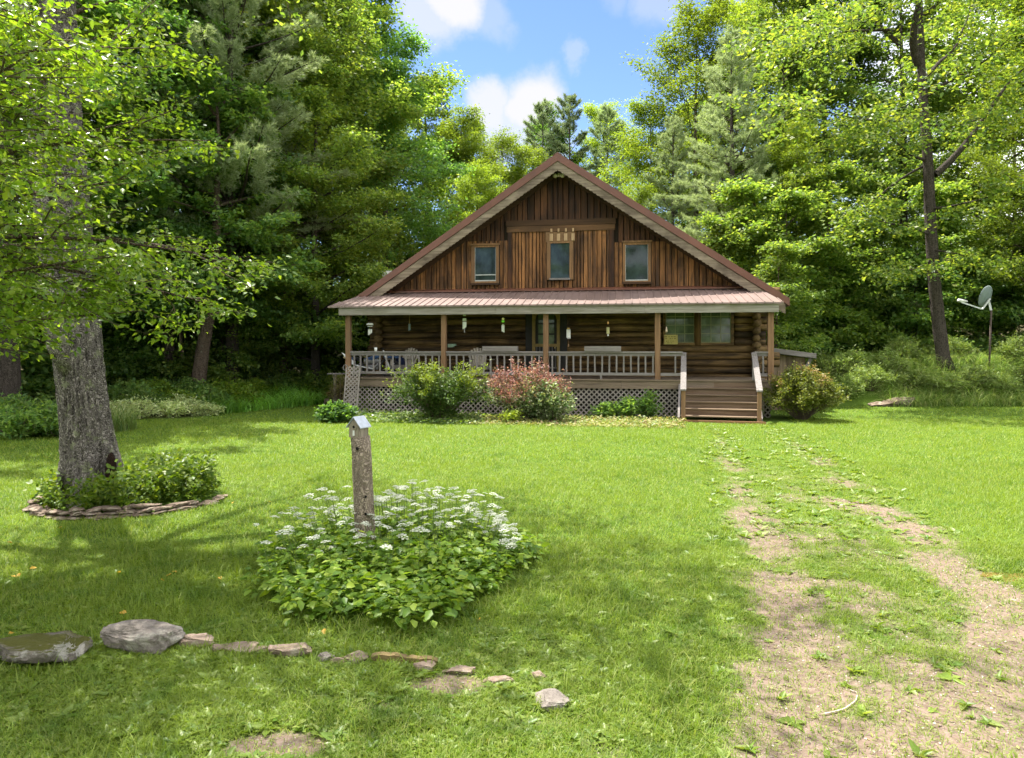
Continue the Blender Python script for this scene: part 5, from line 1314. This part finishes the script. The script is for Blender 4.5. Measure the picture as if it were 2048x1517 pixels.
for i, (x, y, w_, h_) in enumerate([(13.0, 25.2, .9, 1.0), (12.0, 25.0, .8, .85), (11.1, 25.3, .8, .8), (14.0, 25.9, .9, .95), (12.6, 26.2, 1.0, 1.0), (10.4, 25.6, .7, .9), (11.7, 26.4, .9, 1.1), (14.6, 25.2, .7, .8), (15.6, 25.0, .8, .9), (16.8, 25.3, .8, .8), (17.6, 25.0, .7, .7), (18.9, 25.4, .9, .9), (17.2, 27.2, 1.0, 1.1), (19.6, 26.8, 1.0, 1.2), (15.2, 27.0, .8, 1.0)]):
    shrub('weed_clump', 'clump of tall pale green weeds on the grassy bank at the right', x, y, w_, .6, h_, 60, .13, 4200, (leafmat('tall_weed_leaf', [(.13, .20, .05), (.20, .28, .07), (.28, .34, .11)], .35),), 60 + i, .1, .05, wid=.22, cat='weeds', group='tall weeds on the bank', up=.4)
# left border: arching-leaf clumps, ferns and pale plants
def blades_at(P, r, hmin, hmax, wid, arch=.35, seg=3):
    """curved blades rooted at P -> V,F (quads)"""
    n = len(P); h = r.uniform(hmin, hmax, n)[:, None]; a = r.uniform(0, 6.283, n); o = np.stack([np.cos(a), np.sin(a), np.zeros(n)], 1); s_ = np.stack([-np.sin(a), np.cos(a), np.zeros(n)], 1)
    ar = arch * r.uniform(.3, 1.3, n)[:, None]; w_ = wid*r.uniform(.6, 1.2, n)[:, None]; rows = []
    for k in range(seg+1):
        f = k/seg; c = P + o*ar*h*f*f*1.3 + np.array([0, 0, 1.])*h*(f - .42*ar*f*f*f*1.2); ww = w_*(1 - f**1.5)*.5 + .0005
        rows.append((c - s_*ww, c + s_*ww))
    V = np.stack([q for row in rows for q in row], 1).reshape(-1, 3); b = np.arange(n)[:, None]*(2*(seg+1)); F = []
    for k in range(seg): F.append(b + np.array([2*k, 2*k+1, 2*k+3, 2*k+2]))
    return V, np.concatenate(F, 0)
def clump(name, label, cx, cy, rad, h, n, w_, mat, seed, arch=.6, cat='plant', group=None):
    r = np.random.default_rng(seed); q = np.sqrt(r.uniform(0, 1, n))*rad; a = r.uniform(0, 6.283, n); x = q*np.cos(a); y = q*np.sin(a)
    P = np.stack([x, y, gz(cx + x, cy + y) - gz1(cx, cy)], 1); V, F = blades_at(P, r, h*.2, h*1.15, w_, arch*1.4, 4)
    o = npmesh(name, V, F, mat); o.location = (cx, cy, gz1(cx, cy)); return tag(o, label, cat, group)
LF_LILY = leafmat('daylily_leaf', [(0.098, 0.244, 0.039), (0.170, 0.352, 0.048), (0.244, 0.439, 0.069)], .38)
LF_PALE = leafmat('pale_border_leaf', [(0.234, 0.331, 0.117), (0.429, 0.508, 0.234), (0.585, 0.600, 0.351)], .35)
for i, (px, y, h_) in enumerate([(592, 24.6, .8), (556, 23.9, .55), (618, 25.6, .6), (520, 23.3, .7), (478, 22.5, .45), (447, 22.0, .62), (574, 25.8, .9), (536, 24.9, .8)]):
    clump('daylily', 'green arching-leaved daylily clump in the border along the wood', Xb(px, y), y, .6, h_*1.15, 330, .03, LF_LILY, 80 + i, .8, 'plant', 'daylily clumps in the left border')
for i, (px, y) in enumerate([(228, 18.9), (250, 19.7), (285, 19.9), (310, 20.7), (345, 20.6), (375, 21.4), (410, 21.3)]):
    shrub('pale_border_plant', 'low pale green feathery plant at the front of the left border', Xb(px, y), y - .2, .6, .42, .34 + .12*(i*7 % 3), 34, .10, 2200, (LF_PALE,), 90 + i, .1, .06, wid=.30, cat='plant', group='pale feathery plants at the front of the left border')
clump('grass_tuft', 'tall grass tuft behind the right side of the big grey tree', Xb(232, 17.2), 17.2, .45, .85, 420, .016, LF_TALL, 99, .5)
for i, (px, y, h_) in enumerate([(285, 20.8, .55), (345, 21.6, .6), (415, 22.2, .65), (480, 23.2, .6), (330, 22.6, .8), (300, 22.2, .7), (365, 23.2, .8), (430, 23.6, .75), (270, 21.6, .7), (470, 24.2, .8), (400, 22.9, .7), (505, 25.2, .8), (560, 26.5, .9), (620, 27, .8)]):
    shrub('border_plant', 'leafy green plant in the middle of the border along the wood', Xb(px, y), y, .85, .6, h_*1.15, 40, .12, 3000, (LF_GOUT if i % 2 else LF_UNDER,), 110 + i, .2, .07, cat='plant', group='leafy plants in the left border')
for i, (px, y, w_) in enumerate([(30, 15.8, .9), (75, 16.6, .8), (110, 16.2, .7), (55, 17.6, 1.0), (10, 17.2, .9)]):
    shrub('fern_clump', 'green ferny clump on the lawn edge left of the big tree', Xb(px, y), y, w_, .6, .75, 46, .13, 3000, (LF_UNDER,), 130 + i, .1, .06, wid=.35, cat='plant', group='ferny clumps left of the big tree')
# plants inside the stone ring
r = np.random.default_rng(140)
fm = FM(); st = []
n = 260; a = r.uniform(0, 6.283, n); q = np.sqrt(r.uniform(0, 1, n)); x = RX + q*np.cos(a)*1.16; y = RY + q*np.sin(a)*.92
k_ = np.hypot(x - tp_[1][0], y - Yt) > .5; x = x[k_]; y = y[k_]; h = r.uniform(.18, .46, len(x)) + .16*(x > -5.6)
base = np.stack([x, y, gz(x, y)], 1); e = base + np.stack([r.normal(size=len(x))*.07, r.normal(size=len(x))*.07, h], 1); tw = np.stack([base, e], 1)
P, D, Nn, Ln, Wd = spray(tw, 7000, .075, r, .05, .8, .9, .62, .05); V, F = leaf_arrays(P, D, Nn, Ln, Wd, .08); fm.add(V, F)
tag(fm.build('ring_plants', [LF_GOUT]), 'low leafy plants filling the stone ring round the big tree', 'ground cover', None, 'stuff')
# ground cover at the foot of the porch
r = np.random.default_rng(150)
def cover(name, label, px0, px1, y0, y1, n, leaf, mats, frac, hgt):
    px = r.uniform(px0, px1, n); y = r.uniform(0, 1, n); s_ = (px - 1024)/1390*20
    yy = (y0 - .156*s_) + y*(y1 - y0); x = (px - 1024)/1390*yy; z = gz(x, yy) + r.uniform(.0, 1, n)**1.5*hgt*(1 - .5*(1-y))
    P = np.stack([x, yy, z], 1); D = r.normal(size=(n, 3)); D[:, 2] *= .3; Nn = r.normal(size=(n, 3))*.5; Nn[:, 2] += 1
    Ln = leaf*r.uniform(.6, 1.3, n); fm = FM(); mi = r.choice(len(mats), n, p=frac)
    for k in range(len(mats)):
        w_ = mi == k; V, F = leaf_arrays(P[w_], D[w_], unit(Nn[w_]), Ln[w_], Ln[w_]*.6); fm.add(V, F, k)
    tag(fm.build(name, mats), label, 'ground cover', None, 'stuff')
cover('ground_cover', 'green and cream ground cover below the lattice on the left', 655, 965, 18.3, 20.3, 5200, .09, [LF_IVY, LF_GOUT], [.75, .25], .22)
cover('dry_ground_cover', 'yellowed ground cover and dry leaves below the lattice', 935, 1372, 18.3, 20.4, 7000, .075, [LF_YELL, LF_LITTER, LF_IVY], [.5, .36, .14], .12)
# ---------------------------------------------------------------- goutweed round the post
GX, GY, GRX, GRY = -1.2, 7.1, 1.27, 1.42
patch = thing('goutweed_patch', 'dense leafy patch with flat white flowers round the old post', 'flower bed', (GX, GY, gz1(GX, GY)))
r = np.random.default_rng(160); n = 900
a = r.uniform(0, 6.283, n); q = np.sqrt(r.uniform(0, 1, n)); k = 1 + .09*np.sin(3*a) + .07*np.sin(5*a + 1) + .05*np.sin(9*a)
x = q*np.cos(a)*GRX*k; y = q*np.sin(a)*GRY*k; h = (.30 + .05*r.normal(size=n))*(1 - .35*q**3)*(1 + .30*vnoise(x*2.4, y*2.4, 45)) + .12*(r.uniform(0, 1, n) > .9); b = np.stack([x, y, np.zeros(n)], 1)
e = b + np.stack([np.cos(a)*.10*q + r.normal(size=n)*.05, np.sin(a)*.10*q + r.normal(size=n)*.05, h], 1)
fm = FM(); r_ = r
P = []; D = []
for k in range(13):                                   # leaflets spread around each leaf stalk, in whorls
    f = r.uniform(.35, 1.05, n)[:, None]; az = r.uniform(0, 6.283, n); o = np.stack([np.cos(az), np.sin(az), r.uniform(-.45, .25, n)], 1)
    P.append(b + (e-b)*f + o*.03 + o*r.uniform(0, .07, (n, 1))); D.append(o)
P = np.concatenate(P); D = np.concatenate(D); Nn = r.normal(size=P.shape)*.38; Nn[:, 2] += 1; Ln = r.uniform(.04, .12, len(P))*np.repeat(1, len(P))
P[:, 2] = np.maximum(P[:, 2], .015)
V, F = leaf_arrays(P, D, unit(Nn), Ln, Ln*.60, .07, .12); fm.add(V, F); fm.build('foliage', [LF_GOUT], patch)
# umbels
nf = 270; a = r.uniform(0, 6.283, nf*3); q = np.sqrt(r.uniform(0, 1, nf*3)); x = q*np.cos(a)*1.25; y = q*np.sin(a)*1.4
wgt = (y + .2*x > .38*r.normal(size=nf*3) + .02) & (vnoise(x*2.2, y*2.2, 44) > -.25); x = x[wgt][:nf]; y = y[wgt][:nf]
x = np.concatenate([x, r.uniform(-1.2, .2, 26)]); y = np.concatenate([y, r.uniform(-.75, -.1, 26)])
hh = r.uniform(.36, .68, len(x))*np.where(y > .2, 1.0, .86) + .06*np.sin(x*4)
st = MB(); heads = []
for i in range(len(x)):
    bx_, by_ = x[i]*.9, y[i]*.92; p0 = Vector((bx_, by_, .1)); p1 = Vector((x[i], y[i], hh[i]))
    st.tube([p0, (p0+p1)/2 + Vector((.01, .01, .02)), p1], [.0035, .003, .002], 3, False); heads.append(p1)
st.build('flower_stems', plain('green_stem', (.12, .17, .05), .7, .2, .2), patch)
def umbel(r, rad):
    V = []; F = []; n_ = 16
    for k in range(n_):
        g = math.sqrt(k/n_); a = k*2.4; c = np.array([g*rad*math.cos(a), g*rad*math.sin(a), .012*(1 - g*g) + r.normal()*.003]); m_ = 6; rr2 = rad*.26; i0 = len(V)
        V.append(c + [0, 0, .004])
        for q in range(m_): b_ = 6.283*q/m_ + a; V.append(c + np.array([math.cos(b_)*rr2*r.uniform(.6, 1.2), math.sin(b_)*rr2*r.uniform(.6, 1.2), -.002]))
        for q in range(m_): F.append((i0, i0+1+q, i0+1+(q+1) % m_))
    return np.array(V), np.array(F)
ord_ = np.argsort([p.y for p in heads]); protos = [umbel(r, .048) for _ in range(3)]
near_ = [heads[i] for i in ord_[:100]]; rest = [heads[i] for i in ord_[100:]]
pm = []
for i, p in enumerate(near_):
    if i < 3: o = npmesh('flower_head', protos[i][0], protos[i][1], LF_FLOWER, patch); pm.append(o)
    else: o = pm[i % 3].copy(); C.objects.link(o); o.parent = patch
    o.location = p; o.rotation_euler = (r.uniform(-.25, .25), r.uniform(-.25, .25), r.uniform(0, 6)); s_ = r.uniform(.6, 1.2); o.scale = (s_, s_, s_)
fm = FM()
for p in rest:
    V, F = protos[r.integers(3)]; s_ = r.uniform(.6, 1.2); an = r.uniform(0, 6); ca, sa = math.cos(an)*s_, math.sin(an)*s_; tx_, ty_ = r.uniform(-.25, .25, 2)
    W = np.stack([V[:, 0]*ca - V[:, 1]*sa, V[:, 0]*sa + V[:, 1]*ca, V[:, 2]*s_], 1); W[:, 2] += W[:, 0]*tx_ + W[:, 1]*ty_; fm.add(W + np.array(p), F)
fm.build('flower_head', [LF_FLOWER], patch)['kind'] = 'stuff'
# ---------------------------------------------------------------- grass and weeds
r = np.random.default_rng(200)
def inside_lawn(x, y, thin=True):
    ok = (np.abs(x) < .80*y + .6) & (y > 2.9)
    ok &= x > xl(y) - .15
    ok &= ((x-GX)/(GRX*1.0))**2 + ((y-GY)/(GRY*1.0))**2 > .92
    ok &= ((x-RX)/(RA*.98))**2 + ((y-RY)/(RB*.98))**2 > 1
    s_ = (x-OX)*CT - (y-OY)*ST; d_ = (x-OX)*ST + (y-OY)*CT
    front = np.where(s_ < 4.0, -1.55, -1.4); front = np.where(s_ > 6.6, 30, front); front = np.where(s_ < -6.9, 30, front)
    ok &= d_ < front + .15*vnoise(x*2, y*2, 5)
    ok &= ~((x > 9.3) & (y > 24.2 + .25*vnoise(x*1.5, x, 8)))
    ok &= y < 31
    return ok
def scatter(n, y0, y1):
    u = r.uniform(0, 1, n); y = np.sqrt(y0**2 + u*(y1**2 - y0**2)); x = r.uniform(-1, 1, n)*(.80*y + .6); return x, y
fm = FM()
for (y0, y1, n, h0, h1, w_, seg) in [(3.0, 5.2, 150000, .035, .085, .0042, 2), (5.2, 8.0, 170000, .035, .085, .0055, 2), (8, 13, 190000, .04, .085, .0085, 1), (13, 20, 160000, .04, .085, .014, 1), (20, 31, 70000, .04, .09, .022, 1)]:
    x, y = scatter(n, y0, y1); k = inside_lawn(x, y); x = x[k]; y = y[k]
    bb = bare(x, y); k = r.uniform(0, 1, len(x)) > np.clip(bb*1.4 - .10, 0, .80); x = x[k]; y = y[k]; bb = bb[k]
    P = np.stack([x, y, gz(x, y) - .004], 1); hk = (1 + .35*vnoise(x*1.3, y*1.3, 21))*(1 - .45*bb)
    V, F = blades_at(P, r, h0, h1, w_, .75, seg); V = V.reshape(len(P), -1, 3); V[:, :, 2] = P[:, None, 2] + (V[:, :, 2] - P[:, None, 2])*hk[:, None]; fm.add(V.reshape(-1, 3), F)
tag(fm.build('grass', [LF_GRASS]), 'mown green lawn grass', 'grass', None, 'stuff')
# longer grass: foreground strip, around stones and along the edges
fm = FM(); x, y = scatter(26000, 3.0, 9); k = inside_lawn(x, y) & (bare(x, y) < .15) & (vnoise(x*1.7, y*1.7, 31) > .12); x = x[k]; y = y[k]
V, F = blades_at(np.stack([x, y, gz(x, y)], 1), r, .09, .19, .006, .8, 3); fm.add(V, F)
tag(fm.build('long_grass', [LF_GRASS]), 'longer uncut blades in the lawn', 'grass', None, 'stuff')
# tall grass on the bank
n = 42000; x = r.uniform(9.6, 24, n); y = r.uniform(24.0, 29.5, n); k = (y > 24.15 + .25*vnoise(x*1.5, x, 8)) & ((x > 13.2) | (y > 26)); x = x[k]; y = y[k]
V, F = blades_at(np.stack([x, y, gz(x, y)], 1), r, .10, .85, .018, 1.5, 4); fm = FM(); fm.add(V, F)
tag(fm.build('tall_grass', [LF_TALL]), 'tall uncut grass covering the bank on the right', 'grass', None, 'stuff')
# broad-leaved weeds
def rosette(r, n_, L0, el):
    P = []; D = []
    for k in range(n_):
        a = 6.283*k/n_ + r.uniform(-.3, .3); e_ = el*r.uniform(.5, 1.4); D.append([math.cos(a)*math.cos(e_), math.sin(a)*math.cos(e_), math.sin(e_)]); P.append([.004*math.cos(a), .004*math.sin(a), .004])
    return np.array(P), np.array(D)
n = 13000; x, y = scatter(n, 3.0, 7.6); lown = ss(2.4, -1.0, x)*ss(6.2, 4.8, y)
k = inside_lawn(x, y) & (r.uniform(0, 1, n) < np.maximum(.09, lown*.95)) & (bare(x, y) < .5); x = x[k]; y = y[k]; P = []; D = []; Ln = []
for a_, b_ in zip(x, y):
    m_ = r.integers(3, 7); p, d = rosette(r, m_, 0, .5); P.append(p + np.array([a_, b_, gz1(a_, b_)])); D.append(d); Ln.append(r.uniform(.028, .085)*r.uniform(.8, 1.2, m_))
P = np.concatenate(P); D = np.concatenate(D); Ln = np.concatenate(Ln); Nn = np.array([0, 0, 1.]) + r.normal(size=P.shape)*.25 - D*np.array([1, 1, 0])*.2
V, F = leaf_arrays(P, D, unit(Nn), Ln, Ln*.52, .06, .25); fm = FM(); fm.add(V, F)
x, y = scatter(5200, 8, 19); k = inside_lawn(x, y) & (bare(x, y) > .05) & (bare(x, y) < .75); x = x[k]; y = y[k]; P = []; D = []; Ln = []
for a_, b_ in zip(x, y):
    m_ = r.integers(3, 6); p, d = rosette(r, m_, 0, .5); P.append(p + np.array([a_, b_, gz1(a_, b_)])); D.append(d); Ln.append(r.uniform(.06, .12)*np.ones(m_))
P = np.concatenate(P); D = np.concatenate(D); Ln = np.concatenate(Ln); Nn = np.array([0, 0, 1.]) + r.normal(size=P.shape)*.3
V, F = leaf_arrays(P, D, unit(Nn), Ln, Ln*.5, .06, .2); fm.add(V, F)
tag(fm.build('weeds', [LF_WEED]), 'small broad-leaved weeds growing among the grass', 'weeds', None, 'stuff')
# single weeds on the drive
GW = 'broad-leaved weeds on the dirt drive'; wp = []
spots = [(1465, 938), (1540, 975), (1620, 990), (1480, 965)]
spots += [(1753, 1310), (1700, 1325), (1725, 1428), (1890, 1345), (1905, 1362), (1870, 1335), (1820, 1385), (1560, 1395), (1535, 1280), (1590, 1440), (1755, 1255), (1775, 1262), (1760, 1235), (1580, 1140), (1565, 1135), (1850, 1165), (1868, 1158), (1945, 1440), (1975, 1450),
          (1560, 1060), (1525, 1062), (1600, 1048), (1650, 1030), (1690, 1025), (1660, 1190), (1840, 1515), (1690, 1370), (1705, 1345), (1640, 1310), (1825, 1325), (2000, 1360), (1990, 1300), (1620, 1180), (1500, 1500), (1660, 1505), (1450, 1440), (1470, 1380), (1430, 1330), (1930, 1415), (1868, 1425)]
for i, (px, py) in enumerate(spots):
    y = Yb(py); x = Xb(px, y)
    if i < 5:
        m_ = (5, 9, 14, 7, 11)[i]; p, d = rosette(r, m_, 0, (.5, .9, .7, .4, .8)[i]); Ln = r.uniform(.035, .13, m_); Nn = np.array([0, 0, 1.]) - d*np.array([1, 1, 0])*.3 + r.normal(size=p.shape)*.4
        V, F = leaf_arrays(p, d, unit(Nn), Ln, Ln*r.uniform(.3, .65, m_), .10, .45); o = npmesh('weed', V, F, LF_WEED); wp.append(o)
    else: o = wp[i % 5].copy(); C.objects.link(o)
    o.location = (x, y, gz1(x, y)); s_ = r.uniform(.35, .85); o.scale = (s_, s_, s_); o.rotation_euler = (0, 0, r.uniform(0, 6))
    tag(o, 'small broad-leaved weed rooted in the dirt drive', 'weed', GW)
# fallen yellow leaves and small stones
for i in range(34):
    px = r.uniform(20, 1000); py = r.uniform(1000, 1300); y = Yb(py); x = Xb(px, y)
    if ((x-GX)/1.5)**2 + ((y-GY)/1.55)**2 < 1: continue
    if i == 0 or 'lf0' not in globals():
        V, F = leaf_arrays(np.zeros((1, 3)), np.array([[1., 0, .1]]), np.array([[0, 0, 1.]]), .06, .04, .1, .2); lf0 = npmesh('fallen_leaf', V, F, leafmat('orange_leaf', [(.62, .30, .03), (.55, .36, .06)], .3, .6)); o = lf0
    else: o = lf0.copy(); C.objects.link(o)
    o.location = (x, y, gz1(x, y) + .045); o.rotation_euler = (r.uniform(-.5, .5), r.uniform(-.5, .5), r.uniform(0, 6)); tag(o, 'fallen orange leaf lying on the lawn', 'leaf', 'fallen leaves on the lawn')
fm = FM(); n = 5200; x = r.uniform(-2.6, 5.5, n); y = 3.0 + r.uniform(0, 1, n)**1.5*8; k = (bare(x, y) > .45) & inside_lawn(x, y); x = x[k]; y = y[k]; n = len(x)
P = np.stack([x, y, gz(x, y) + .003], 1); s_ = r.uniform(.004, .012, n)[:, None]; off = unit(r.normal(size=(n, 6, 3)))
tet = np.array([[1, 0, 0], [-.5, .87, 0], [-.5, -.87, 0], [.1, 0, .8]]); ang = r.uniform(0, 6.28, n); V = np.stack([np.stack([tet[q, 0]*np.cos(ang) - tet[q, 1]*np.sin(ang), tet[q, 0]*np.sin(ang) + tet[q, 1]*np.cos(ang), np.full(n, tet[q, 2])], 1) for q in range(4)], 1)*s_[:, None]*r.uniform(.6, 1.3, (n, 4, 1)) + P[:, None]
b = np.arange(n)[:, None]*4; fm.add(V.reshape(-1, 3), np.concatenate([b + np.array(q) for q in ((0, 1, 3), (1, 2, 3), (2, 0, 3))], 0))
tag(fm.build('gravel', [stonemat('gravel_stone', (.20, .16, .13), (.50, .44, .38))]), 'loose small gravel on the bare earth', 'gravel', None, 'stuff')
fm = FM(); x, y = scatter(9000, 3.0, 9); k = inside_lawn(x, y) & (bare(x, y) > .12); x = x[k]; y = y[k]; n = len(x)
D = r.normal(size=(n, 3)); D[:, 2] *= .12; Nn = r.normal(size=(n, 3))*.3 + np.array([0, 0, 1.]); Ln = r.uniform(.015, .05, n)
V, F = leaf_arrays(np.stack([x, y, gz(x, y) + r.uniform(.003, .012, n)], 1), D, unit(Nn), Ln, Ln*.35); fm.add(V, F)
tag(fm.build('clippings', [LF_LITTER]), 'dry leaf scraps and grass clippings on the drive', 'litter', None, 'stuff')
